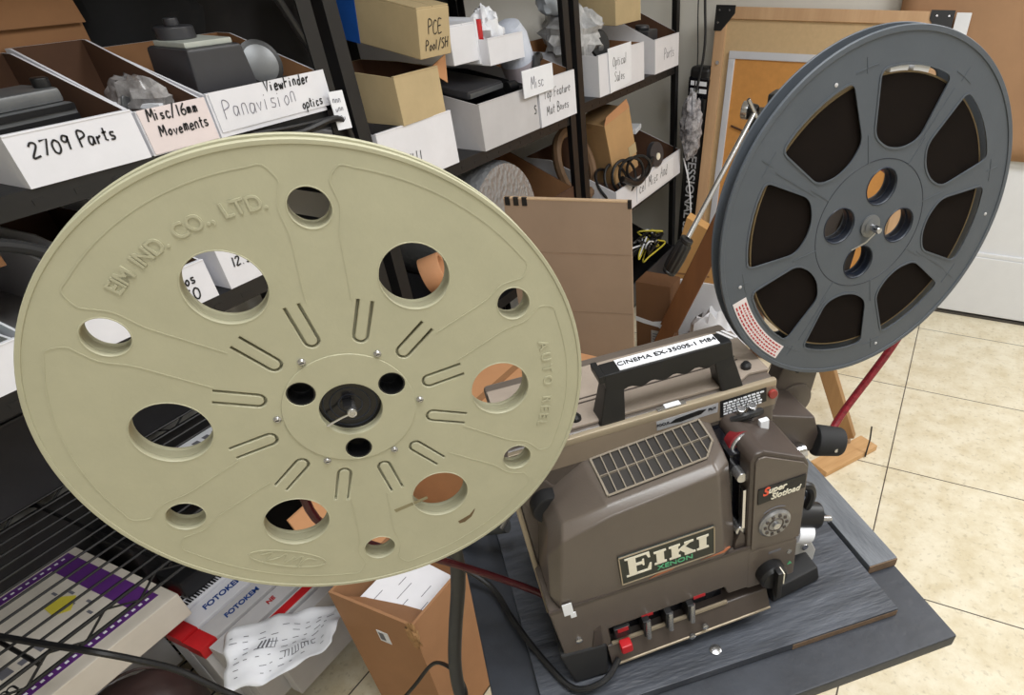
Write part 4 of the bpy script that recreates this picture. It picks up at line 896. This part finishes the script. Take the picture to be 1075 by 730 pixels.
# badge
bx0, bx1, bz0, bz1 = .021, .123, .130, .171
bd = MB().box(bx0, bx1, -.0025, .0015, bz0, bz1).build('badge', DKGREEN, cv, bevel=.001)
mb = MB()
for a, b_, c, d in ((bx0, bx1, bz0, bz0 + .0012), (bx0, bx1, bz1 - .0012, bz1), (bx0, bx0 + .0012, bz0, bz1), (bx1 - .0012, bx1, bz0, bz1)): mb.box(a, b_, -.0032, -.0024, c, d)
mb.build('badge_rim', CHAMP, bd, merge=False)
mb = MB()
def L_(x0, x1, z0, z1): mb.box(bx0 + x0, bx0 + x1, -.0034, -.0024, bz0 + z0, bz0 + z1)
def P_(pts): mb.prism([(bx0 + x, bz0 + zz_) for x, zz_ in pts], 'y', -.0034, -.0024)
P_([(.006, .010), (.032, .010), (.033, .020), (.031, .020), (.028, .0125), (.017, .0125), (.017, .0228), (.023, .0228), (.024, .020), (.0255, .020), (.0255, .029), (.024, .029), (.023, .0262), (.017, .0262), (.017, .0345), (.028, .0345), (.030, .029), (.0322, .029), (.0315, .037), (.006, .037), (.006, .0352), (.009, .0345), (.009, .0125), (.006, .012)])
for x in (.036, .082):
    top = .033
    P_([(x, .014), (x + .013, .014), (x + .013, .0162), (x + .0105, .0168), (x + .0105, top - .0028), (x + .013, top - .0022), (x + .013, top), (x, top), (x, top - .0022), (x + .0025, top - .0028), (x + .0025, .0168), (x, .0162)])
x = .052
P_([(x, .014), (x + .012, .014), (x + .012, .0162), (x + .010, .0168), (x + .010, .0215), (x + .012, .0232), (x + .0175, .0165), (x + .0165, .0162), (x + .0165, .014), (x + .0285, .014), (x + .0285, .0162), (x + .0262, .0166), (x + .0172, .0265), (x + .0225, .0304), (x + .0265, .0308), (x + .0265, .033), (x + .0165, .033), (x + .0165, .0308), (x + .018, .0304), (x + .010, .0245), (x + .010, .0302), (x + .012, .0308), (x + .012, .033), (x, .033), (x, .0308), (x + .0025, .0302), (x + .0025, .0168), (x, .0162)])
mb.build('logo_lettering', IVORY, bd, merge=False, smooth=False)
text('XENON', .0088, frame((bx0 + .058, -.0027, bz0 + .0078), (1, 0, 0), (0, 0, 1)), GREENI, bd, sx=1.25, bold=.0001)
MB().prism([(.05, .1225), (.075, .1245), (.082, .1278), (.072, .1285), (.06, .126)], 'y', -.0006, .001).build('worn_patch', COPPER, cv)
MB().prism([(.108, .1235), (.135, .123), (.142, .128), (.138, .127), (.13, .1255)], 'y', -.0004, .002).build('worn_patch', COPPER, cv)
# threading head
hp = [(.161, .110), (.228, .105), (.228, .212), (.222, .222), (.176, .247), (.166, .246), (.161, .238)]
hd = MB().prism(hp, 'y', .0, .07).build('threading_head', PDARK, PJ, bevel=.004)
MB().prism([(.166, .113), (.224, .109), (.224, .211), (.219, .218), (.176, .241), (.169, .241), (.166, .236)], 'y', -.002, .0005).build('face_plate', PBROWN, hd, bevel=.001)
MB().prism([(.170, .181), (.2225, .1845), (.2225, .2025), (.170, .2015)], 'y', -.0034, -.0018).build('name_plate', BLACK, hd)
text('uper', .0105, frame((.190, -.0036, .1965), (1, 0, .02), (0, 0, 1)), IVORY, hd, shear=.3, bold=.0002)
text('S', .014, frame((.1775, -.0036, .196), (1, 0, .02), (0, 0, 1)), mat('orange_print', (232, 92, 64), .5), hd, shear=.25, bold=.0003)
text('Slotload', .0105, frame((.2, -.0036, .187), (1, 0, .02), (0, 0, 1)), IVORY, hd, shear=.3, bold=.0002, sx=.95)
dl = MB().lathe([(.0185, 0), (.0185, .003), (.016, .005)], frame((.191, -.001, .146), (1, 0, 0), (0, 0, 1)), 36).build('dial', mat('dull_silver', (150, 150, 152), .3, metal=.6, var=.2, scale=160), hd)
mb = MB()
for k in range(10):
    a = 2 * PI * k / 10; mb.box(.191 + .0125 * cos(a) - .0015, .191 + .0125 * cos(a) + .0015, -.0072, -.0055, .146 + .0125 * sin(a) - .0015, .146 + .0125 * sin(a) + .0015)
mb.torus(frame((.191, -.006, .146), (1, 0, 0), (0, 0, 1)), .0085, .0009, 28, 6)
mb.build('dial_marks', PDARK, dl, merge=False)
MB().cyl((.191, -.006, .146), (.191, -.009, .146), .004).build('dial_hub', STEEL, dl)
MB().torus(frame((.191, -.0022, .146), (1, 0, 0), (0, 0, 1)), .0225, .0006, 20, 6, a0=R(60), a1=R(125)).build('dial_legend', GREYTXT, hd)
MB().prism([(.163, .046), (.224, .044), (.224, .105), (.163, .110)], 'y', -.001, .07).build('knob_block', PBROWN, PJ, bevel=.003)
kn = MB().lathe([(.017, 0), (.017, .012), (.014, .016)], frame((.190, -.001, .068), (1, 0, 0), (0, 0, 1)), 28).build('function_knob', BLACK, PJ)
MB().box(.187, .194, -.026, -.015, .045, .088).build('knob_grip', BLACK, kn, bevel=.002); MB().box(.1935, .1948, -.0262, -.016, .070, .087).build('pointer', IVORY, kn)
MB().box(.188, .203, -.0014, -.0008, .0955, .0985).build('worn_print', GREYTXT, PJ); MB().cyl((.214, -.002, .088), (.214, 0, .088), .003, n=12).build('screw', STEEL, PJ); MB().prism([(.213, .066), (.219, .066), (.216, .071)], 'y', -.0018, 0).build('arrow_mark', GREENI, PJ)
# film slot between cover and head
MB().box(.150, .164, .02, .07, .11, .235).build('film_slot', BLACKG, PJ)
sl = MB().box(.157, .1605, .004, .012, .145, .200).build('gate_plate', CHROME, PJ, bevel=.0005)
for z_ in (.14, .215): MB().cyl((.157, .006, z_), (.157, .03, z_), .006, n=16).build('guide_roller', STEEL, PJ, bevel=.001)
MB().prism([(.148, .11), (.163, .11), (.163, .13), (.156, .142), (.15, .126)], 'y', .004, .03).build('loop_guard', PDARK, PJ, bevel=.001)
# red sprocket collar on the head shoulder
MR = frame((.171, .034, .229), (1, 0, 0), (.0, .25, 1))
MB().lathe([(.013, -.012), (.0175, -.010), (.0175, .004), (.013, .006)], MR, 28).build('red_collar', DKRED2, PJ)
MB().torus(MR @ Matrix.Translation((0, 0, .006)), .0145, .0022, 28, 8).build('collar_ring', STEEL, PJ)
for dx in (.004, .016): MB().cyl((.176 + dx, .060, .238), (.176 + dx, .056, .258), .0045, n=12).build('guide_post', STEEL, PJ, bevel=.001)
MB().tube([(.17, .058, .245), (.185, .052, .250), (.203, .058, .246)], .004).build('guide_arm', BLACK, PJ)
MB().box(.196, .206, .045, .051, .226, .243).build('white_tab', PAPER, PJ, bevel=.001)
# lens turret on the right
MB().prism([(.200, .168), (.284, .150), (.290, .172), (.282, .200), (.225, .222), (.205, .212)], 'y', .074, .135).build('lens_housing', PDARK, PJ, bevel=.004)
MB().cyl((.212, .085, .210), (.240, .115, .226), .016).build('housing_boss', PBROWN, PJ, bevel=.004)
MB().cyl((.226, .06, .172), (.262, .066, .164), .012).build('lens_barrel', CHROME, PJ, bevel=.002)
lk = MB().cyl((.285, .078, .164), (.318, .070, .155), .0185, .0165, 28).build('lens_focus_knob', RUBBER, PJ, bevel=.004)
MB().cyl((.302, .0575, .158), (.302, .056, .158), .0025, n=8).build('screw', STEEL, lk)
# tilt knob near the foot
tk = MB().cyl((.256, .056, .074), (.286, .050, .066), .0165).build('tilt_knob', BLACK, PJ, bevel=.003)
MB().cyl((.252, .046, .055), (.272, .043, .050), .0135).build('white_collar', PAPER, tk, bevel=.002)
MB().cyl((.284, .05, .060), (.304, .05, .052), .0042).build('tilt_rod', STEEL, tk, bevel=.001)
MB().tube([(.226, .05, .125), (.262, .05, .125), (.272, .05, .108), (.268, .052, .085)], .0055).build('tilt_lever', BLACK, tk)
# body front strip: focus slider sticker, spec plate, red button
st = MB().prism([(.095, .2505), (.160, .2515), (.161, .2625), (.095, .2615)], 'y', .0688, .0702).build('focus_plate', mat('silver_plate', (178, 180, 186), .5, metal=.2), PJ)
MB().prism([(.108, .255), (.115, .2585), (.14, .2605), (.148, .2595), (.142, .2555), (.12, .2535)], 'y', .0682, .0690).build('rocker_mark', BLACK, st)
text('FOCUS', .0042, frame((.1015, .0682, .2565), (1, 0, 0), (0, 0, 1)), INK, st); text('FILM', .0042, frame((.154, .0682, .258), (1, 0, 0), (0, 0, 1)), INK, st)
sp = MB().prism([(.163, .2435), (.215, .2475), (.214, .2645), (.163, .2635)], 'y', .0686, .0702).build('spec_plate', BLACK, PJ)
rr = random.Random(6)
for k in range(5):
    mb = MB(); x = .1665
    while x < .207:
        L2 = rr.uniform(.0015, .005); z0 = .2588 - k * .0032 + (x - .1665) * .03
        mb.box(x, x + L2, .0680, .0687, z0, z0 + .0017); x += L2 + .0012
    o = mb.build('worn_print', PAPER, sp, merge=False, smooth=False); o['kind'] = 'stuff'
MB().cyl((.2205, .0685, .256), (.2205, .064, .256), .005).build('red_lamp_button', mat('dull_red', (150, 58, 52), .4), PJ, bevel=.001)
ss = MB().box(.098, .128, .071, .0765, .2705, .2725).build('slide_switch', STEEL, PJ, bevel=.0005); MB().box(.106, .122, .0705, .077, .2725, .2735).build('slider', PAPER, ss)
# carrying handle
hn = MB()
hn.hull([(.040, .074, .266), (.066, .074, .266), (.066, .100, .270), (.040, .100, .270)], [(.053, .079, .312), (.071, .079, .312), (.071, .099, .312), (.053, .099, .312)])
hn.hull([(.168, .074, .268), (.192, .074, .268), (.192, .100, .272), (.168, .100, .272)], [(.160, .079, .312), (.180, .079, .312), (.180, .099, .312), (.160, .099, .312)])
pr = [(.052, .322), (.052, .304)] + [(.07 + .09 * i / 24, .301 + .0018 * sin(i * PI / 3)) for i in range(25)] + [(.182, .304), (.180, .322)]
hn.prism(pr, 'y', .078, .100)
hnd = hn.build('handle', BLACK, PJ, bevel=.002, merge=False)
MB().box(.068, .168, .080, .098, .3218, .3228).build('handle_label', PAPER, hnd)
text('CINEMA EX-3500S-1 M84', .0092, frame((.118, .089, .3232), (1, 0, 0), (0, 1, 0)), INK, hnd)
mb = MB()
for x in (.173, .178): mb.prism([(x, .100), (x + .003, .100), (x + .010, .082), (x + .007, .082)], 'z', .3218, .3226)
mb.build('handle_marks', GREYC, hnd)
MB().box(.046, .052, .075, .102, .316, .324).build('handle_tip', BLACK, hnd, bevel=.001)
# supply arm (right) up to the grey reel
GC = Vector((.340, .108, .388))
def arm(p0, p1, w0, w1, y0, y1, nm):
    a, b_ = Vector((p0[0], p0[1])), Vector((p1[0], p1[1])); d = (b_ - a).normalized(); s_ = Vector((-d.y, d.x))
    poly = [a + s_ * w0 * cos(PI * k / 8) - d * w0 * sin(PI * k / 8) for k in range(9)]
    poly = [tuple(a + s_ * w0 * cos(PI * k / 8) - d * w0 * sin(PI * k / 8)) for k in range(9)] + [tuple(b_ - s_ * w1 * cos(PI * k / 8) + d * w1 * sin(PI * k / 8)) for k in range(9)]
    return MB().prism(poly, 'y', y0, y1).build(nm, PBROWN, PJ, bevel=.003)
sa = arm((.285, .18), (GC.x, GC.z), .028, .016, .134, .158, 'supply_arm')
MB().lathe([(.023, 0), (.023, .003), (.020, .004)], frame((.290, .135, .182), (1, 0, 0), (0, 0, 1)), 32).build('pivot_cap', PBROWN, sa)
MB().cyl((.292, .135, .225), (.292, .1325, .225), .0042).build('arm_hole', BLACK, sa)
MB().cyl((GC.x, .158, GC.z), (GC.x, .124, GC.z), .006).build('reel_spindle', STEEL, sa)
MB().prism([(.215, .15), (.262, .14), (.268, .21), (.226, .262), (.215, .262)], 'y', .135, .20).build('arm_mount', PDARK, PJ, bevel=.004)
# take-up arm (left) to the cream reel
CC = Vector((-.149, .029, .385))
ta = arm((-.022, .20), (CC.x, CC.z), .018, .016, .068, .086, 'take_up_arm')
pv = MB().cyl((-.026, .052, .205), (-.026, .112, .205), .017, n=28).build('arm_pivot', RUBBER, PJ, bevel=.004)
MB().cyl((CC.x, .053, CC.z), (CC.x, .068, CC.z), .056, n=40).build('drive_disc', BLACK, ta, bevel=.002)
MB().cyl((CC.x, .086, CC.z), (CC.x, .040, CC.z), .0045).build('reel_spindle', STEEL, ta)
MB().prism([(-.052, .17), (-.012, .19), (-.012, .225), (-.04, .225), (-.052, .205)], 'y', .09, .13).build('arm_mount', PDARK, PJ, bevel=.004)
# drive belts
MB().tube([(-.150, .120, .37), (-.22, .125, .30), (-.24, .125, .22), (-.20, .12, .165), (-.152, .108, .1355), (-.10, .103, .084), (-.06, .09, .05), (-.045, .075, .04)], .0042, 10).build('take_up_belt', DKRED, PJ)
MB().tube([(.335, .118, .118), (.36, .128, .145), (.42, .135, .216), (.452, .142, .27), (.45, .15, .34), (.41, .158, .40), (.375, .16, .43)], .0050, 10).build('supply_belt', REDB, PJ)
MB().tube([(-.03, .22, .10), (-.08, .20, .06)], .003, 8, 0).build('belt_post', STEEL, PJ)
# rear back plate in champagne (edge behind the cover)
MB().box(-.057, -.0515, .067, .088, .034, .235).build('end_trim', CHAMP, PJ, bevel=.002)

# black power cable lying on the stand
def onst(x, y, z=0.0): return MT @ Vector((x, y, ZT + z))
o = MB().tube([onst(-.16, .20, .03), onst(-.115, .155, .006), onst(-.10, .10, .006), onst(-.085, .05, .006), onst(-.068, .005, .006), onst(-.056, -.018, .006), onst(-.04, -.028, .010), onst(-.018, -.027, .016), onst(.001, -.010, .018)], .0036, 8).build('power_cable', BLACK)
tag(o, 'black cable lying on the stand in front of the projector', 'cable')
o = MB().tube([(-.40, .46, .915), (-.45, .445, .897), (-.497, .462, .83), (-.537, .472, .70), (-.559, .462, .60), (-.572, .446, .50), (-.565, .431, .42), (-.535, .42, .34), (-.52, .41, .2), (-.52, .40, .012)], .0115, 12).build('rubber_hose', HOSE)
tag(o, 'thick grey-black rubber hose hanging at the left edge of the stand', 'hose')
o = MB().tube([(-.74, .42, .30), (-.70, .44, .36), (-.66, .47, .42), (-.60, .46, .45), (-.56, .44, .44), (-.555, .42, .40), (-.54, .40, .38), (-.50, .38, .37), (-.44, .36, .30)], .004, 8).build('black_cable', BLACK)
tag(o, 'thin black cable crossing the rubber hose at the bottom', 'cable')

# ------------------------------------------------------------------ reels
def reel_frame(c, azd):
    a = R(azd); n = Vector((cos(a), sin(a), 0)); u = Vector((-n.y, n.x, 0))
    return Matrix.Translation(c) @ Matrix((u, Vector((0, 0, 1)), n)).transposed().to_4x4()
# --- cream take-up reel
CR = thing('film_reel', 'large cream plastic auto reel with round holes mounted on the left projector arm', 'reel', mtx=reel_frame((-.371 * .93 + .0014, .276 * .93 + .0016, 1.5 - .277 * .93 - .0008), -41.47) @ Matrix.Scale(.924, 4))
BIG = [pol(.117, 113 - 60 * k) for k in range(6)]; SML = [pol(.150, 83 - 60 * k) for k in range(6)]
H3 = [pol(.0366, a) for a in (142.4, 22.4, -97.6)]
holes = [circ(x, y, .0240, 56) for x, y in BIG] + [circ(x, y, .0126, 40) for x, y in SML]
hubh = [circ(x, y, .0098, 32) for x, y in H3]
def uslot(ang, r0=.0565, r1=.0895, hw=.0056, t_=.0018):
    """U-shaped slit round a tongue; open at its outer end"""
    d = Vector(pol(1, ang)); s_ = Vector((-d.y, d.x)); P = []
    c = d * (r0 + hw)
    P.append(d * r1 + s_ * hw)
    for k in range(9): a = PI / 2 + PI * k / 8; P.append(c + d * hw * cos(a) + s_ * hw * sin(a))
    P.append(d * r1 - s_ * hw); h2 = hw - t_
    P.append(d * r1 - s_ * h2)
    for k in range(9): a = -PI / 2 - PI * k / 8; P.append(c + d * h2 * cos(a) + s_ * h2 * sin(a))
    P.append(d * r1 + s_ * h2)
    return [tuple(p) for p in P]
SLOTS = [8, 38, 68, 98.4, 127.5, 157, -171, -141.5, -111, -82, -53, -22.7]
plate('front_flange', [circ(0, 0, .190, 160)] + holes + hubh + [circ(0, 0, .0225, 48)] + [uslot(a) for a in SLOTS], -.0050, 0, CREAM, CR, .0007)
plate('core', [circ(0, 0, .1855, 128)] + [circ(x, y, .0241, 56) for x, y in BIG] + [circ(x, y, .0127, 40) for x, y in SML] + hubh + [circ(0, 0, .0225, 48)], -.0136, -.0050, CREAMW, CR)
plate('back_flange', [circ(0, 0, .190, 160)] + holes + hubh + [circ(0, 0, .0225, 48)], -.0180, -.0136, CREAM, CR, .0006)
plate('rim_lip', [circ(0, 0, .1899, 160), circ(0, 0, .1868, 160)], -.0004, .0008, CREAM, CR, .0004)
plate('hub_plate', [circ(0, 0, .0475, 80), circ(0, 0, .0226, 48)] + hubh, -.0003, .0010, CREAM, CR, .0004)
# moulded panel outlines
wd = .0008
for k in range(6):
    t1 = 83 - 60 * k; t2 = t1 - 60; P = []
    d1 = Vector(pol(1, t1)); n1 = Vector((d1.y, -d1.x)); d2 = Vector(pol(1, t2)); n2 = Vector((-d2.y, d2.x)); off = .0145
    P += [d1 * r_ + n1 * off for r_ in (.088, .11, .13)]
    P += [d1 * .138 + n1 * (off + .001), d1 * .150 + n1 * (off + .0035), d1 * .161 + n1 * (off + .001), d1 * .167 + n1 * off]
    a1 = math.degrees(math.atan2((d1 * .17 + n1 * (off + .006)).y, (d1 * .17 + n1 * (off + .006)).x)); span = 60 - 2 * abs(math.degrees(math.atan2(off + .006, .17)))
    P += [Vector(pol(.1765, a1 - span * j / 16)) for j in range(17)]
    P += [d2 * .167 + n2 * off, d2 * .161 + n2 * (off + .001), d2 * .150 + n2 * (off + .0035), d2 * .138 + n2 * (off + .001)]
    P += [d2 * r_ + n2 * off for r_ in (.13, .11, .088)]
    MB().strip([Vector((p.x, p.y, -.0001)) for p in smoothpath([(q.x, q.y, 0) for q in P], 3)], wd, h=.00045).build('moulded_rib', CREAM, CR, merge=False)
for x, y in SML: MB().torus(Matrix.Translation((x, y, -.0001)), .0132, .0005, 36, 6).build('hole_rim', CREAM, CR)
for x, y in BIG: MB().torus(Matrix.Translation((x, y, -.0001)), .0246, .0005, 44, 6).build('hole_rim', CREAM, CR)
for k in range(6):
    x, y = pol(.0512, 113.5 - 60 * k)
    s_ = MB().lathe([(.0028, 0), (.0028, .001), (.0016, .0022)], Matrix.Translation((x, y, 0)), 14).build('rivet_screw', STEEL, CR)
    MB().box(x - .0014, x + .0014, y - .0003, y + .0003, .0021, .0025, ).build('screw_slot', BLACK, s_)
# letters round the rim
def arc_letters(txt, r, a_start, a_end, size, m, parent, z=0.0, nm='embossed_lettering'):
    n = len(txt); bm = bmesh.new()
    wid = []
    for ch in txt:
        if ch == ' ': wid.append(.45); continue
        me = text_mesh(ch, 1, 0); xs = [v.co.x for v in me.vertices]; wid.append(max(xs) - min(xs) + .10); bpy.data.meshes.remove(me)
    tot = sum(wid); acc = 0
    for ch, w_ in zip(txt, wid):
        a = a_start + (a_end - a_start) * (acc + w_ / 2) / tot; acc += w_
        if ch == ' ': continue
        me = text_mesh(ch, size, .0009, bold=.0002)
        p = pol(r, a); me.transform(Matrix.Translation((p[0], p[1], z)) @ Matrix.Rotation(R(a - 90), 4, 'Z')); bm.from_mesh(me); bpy.data.meshes.remove(me)
    me = bpy.data.meshes.new(nm); bm.to_mesh(me); bm.free(); return newobj(nm, me, m, parent)
arc_letters('EIM IND. CO., LTD.', .1562, 131.5, 91.5, .0125, CREAM, CR)
arc_letters('AUTO REEL', .1585, 8.5, -23.5, .0118, CREAM, CR)
mb = MB()
P = [Vector((.030 * cos(a), .0085 * sin(a), 0)) for a in [2 * PI * k / 32 for k in range(33)]]
Ml = Matrix.Translation((*pol(.158, -124.5), 0)) @ Matrix.Rotation(R(-124.5 + 90), 4, 'Z')
mb.strip([Ml @ p for p in P], .0011, h=.0006)
P = [(-.022, .001), (-.014, .005), (-.016, -.004), (-.008, .0), (-.003, .005), (-.002, -.005), (.004, .003), (.003, -.002), (.010, .004), (.009, -.008), (.014, .002), (.022, .002)]
mb.strip([Ml @ p for p in smoothpath([(x, y, 0) for x, y in P], 5)], .0011, h=.0006)
mb.build('embossed_emblem', CREAM, CR, merge=False)
MB().prism([(.005, -.1135), (.034, -.1085), (.034, -.1055), (.004, -.110)], 'z', 0, .0002).build('smudge', STAIN, CR)
MB().prism([(.054, -.146), (.066, -.142), (.072, -.136), (.071, -.139), (.067, -.145), (.06, -.149), (.055, -.149)], 'z', 0, .0002).build('smudge', STAIND, CR)
for x, y in H3: plate('hole_shade_liner', [circ(x, y, .0099, 32), circ(x, y, .0088, 32)], -.0178, .0002, BLACK, CR)  # black sleeves added to put the shade inside the hub holes
# black hub with spindle lever
hb = MB().lathe([(.0, -.008), (.0225, -.008), (.0225, -.016), (.0, -.016)], n=48, cap=False).build('hub_disc', BLACKG, CR)
mb = MB()
for r_ in (.0085, .0145, .0195): mb.torus(Matrix.Translation((0, 0, -.008)), r_, .0005, 40, 6)
mb.build('hub_ring', NAVY, hb, merge=False)
MB().lathe([(.0036, -.008), (.0036, .006), (.002, .0075)], n=20).build('spindle', STEEL, CR)
MB().torus(Matrix.Translation((0, 0, .0066)), .0026, .0009, 24, 8).build('spindle_ring', CHROME, CR)
MB().tube([(0, 0, .006), (-.008, -.003, .004), (-.0205, -.0085, .002)], .0009, 8, 0).build('lever', CHROME, CR)
MB().box(-.0048, .0012, .0022, .0052, -.008, .004).build('latch', BLACK, CR, bevel=.0006)

# --- grey reel holding film
gs = .84
GR = thing('film_reel', 'grey plastic reel wound with dark film mounted on the right projector arm', 'reel', mtx=reel_frame((-.0496, .652, 1.2824), -45.17))
def wedge(ac):
    P = [pol(.1575, ac + t_) for t_ in (17, 9, 4.5, 0, -4.5, -9, -17)]
    inner = [pol(.0955, ac - 18.5), pol(.0815, ac - 7), pol(.0815, ac + 7), pol(.0955, ac + 18.5)]
    poly = P + inner
    return [(x * gs, y * gs) for x, y in roundpoly(poly, [.011] + [.001] * 5 + [.011, .022, .012, .012, .022], 6)]
WIN = [wedge(83 + 45 * k) for k in range(8)]
H4 = [circ(*[v * gs for v in pol(.0422, 83 + 90 * k)], .0188 * gs, 40) for k in range(4)]
GRm = .190 * gs
for nm, z0, z1 in (('front_flange', -.0022, 0), ('back_flange', -.0180, -.0158)):
    plate(nm, [circ(0, 0, GRm, 160)] + WIN + H4 + [circ(0, 0, .0042, 20)], z0, z1, GREY, GR, .0006)
plate('hub_core', [circ(0, 0, .064 * gs, 80)] + H4 + [circ(0, 0, .0042, 20)], -.0158, -.0022, NAVY, GR)
plate('wound_film', [circ(0, 0, .1495 * gs, 140), circ(0, 0, .0645 * gs, 80)], -.0150, -.0034, FILM, GR, .0004)
plate('film_outer_turn', [circ(0, 0, .1512 * gs, 140), circ(0, 0, .1496 * gs, 140)], -.0150, -.0036, FILME, GR)
# raised rims and rings
plate('rim_ring', [circ(0, 0, GRm - .0002, 160), circ(0, 0, .1845 * gs, 160)], -.0002, .0010, GREY, GR, .0004)
mb = MB()
for w_ in WIN: mb.strip([Vector((x, y, -.0002)) for x, y in w_ + w_[:1]], .0016, h=.0010)
mb.build('window_rim', GREY, GR, merge=False)
mb = MB()
for k in range(4):
    mb.torus(Matrix.Translation((*[v * gs for v in pol(.0422, 83 + 90 * k)], 0)), .0196 * gs, .0006, 32, 6)
    mb.torus(Matrix.Translation((*[v * gs for v in pol(.0422, 83 + 90 * k)], -.009)), .0183 * gs, .0008, 32, 6)
mb.torus(Matrix.Translation((0, 0, -.0002)), .071 * gs, .0005, 64, 6)
mb.build('hub_hole_rim', NAVY, GR, merge=False)
def grib(pts, wd): MB().strip([Vector((*[v * gs for v in q], -.0002)) for q in pts], wd, h=.0006).build('moulded_rib', GREY, GR, merge=False)
for k in range(8):
    a = 83 + 22.5 + 45 * k
    for r0, r1 in ((.070, .1), (.158, .172)): grib([pol(r0, a), pol(r1, a)], .0010)
    if k % 2: grib([pol(.09, a + 2.0), pol(.15, a + 1.2)], .0009)
    grib([pol(.1625, a - 4.5 + 9 * j / 6) for j in range(7)], .0008)
for a, r_ in ((118, .1635), (-3, .172), (196, .168), (-72, .17)): 
    x, y = [v * gs for v in pol(r_, a)]
    MB().lathe([(.0016, 0), (.0016, .0005), (.0008, .0009)], Matrix.Translation((x, y, 0)), 12).build('moulding_pip', GREYC, GR)
# arc sticker with red print
arc = [pol(.1815 * gs, -158.5 + 34.5 * k / 24) for k in range(25)] + [pol(.1640 * gs, -124 - 34.5 * k / 24) for k in range(25)]
stk = plate('arc_sticker', [arc], -.0001, .0004, mat('pinkish_white_paper', (232, 222, 222), .7), GR)
rr = random.Random(2)
for row in range(4):
    mb = MB(); rad = (.1668 + row * .0040) * gs; a = -156.5
    while a < -126:
        L2 = rr.uniform(.5, 1.7)
        mb.strip([Vector((*pol(rad, a + L2 * j / 3), .0004)) for j in range(4)], .0015, h=.0002); a += L2 + .55
    o = mb.build('red_print', REDI, stk, merge=False, smooth=False); o['kind'] = 'stuff'
# leader film tabs visible at the top window
for a0, a1 in ((87, 95), (77, 84.5)):
    pp = [pol(.1580 * gs, a0 + (a1 - a0) * k / 6) for k in range(7)] + [pol(.1514 * gs, a1 - (a1 - a0) * k / 6) for k in range(7)]
    plate('leader_tab', [pp], -.0145, -.0028, PAPER, GR)
MB().lathe([(.0105, 0), (.0105, .002), (.007, .003), (.0075, .004), (.003, .005)], n=24).build('hub_washer', MIDG, GR)
MB().lathe([(.0034, .003), (.0034, .014), (.0026, .0155)], n=18).build('spindle', CHROME, GR)
MB().tube([(0, 0, .013), (-.008, -.012, .009), (-.018, -.020, .003)], .0010, 8, 0).build('lever', STEEL, GR)
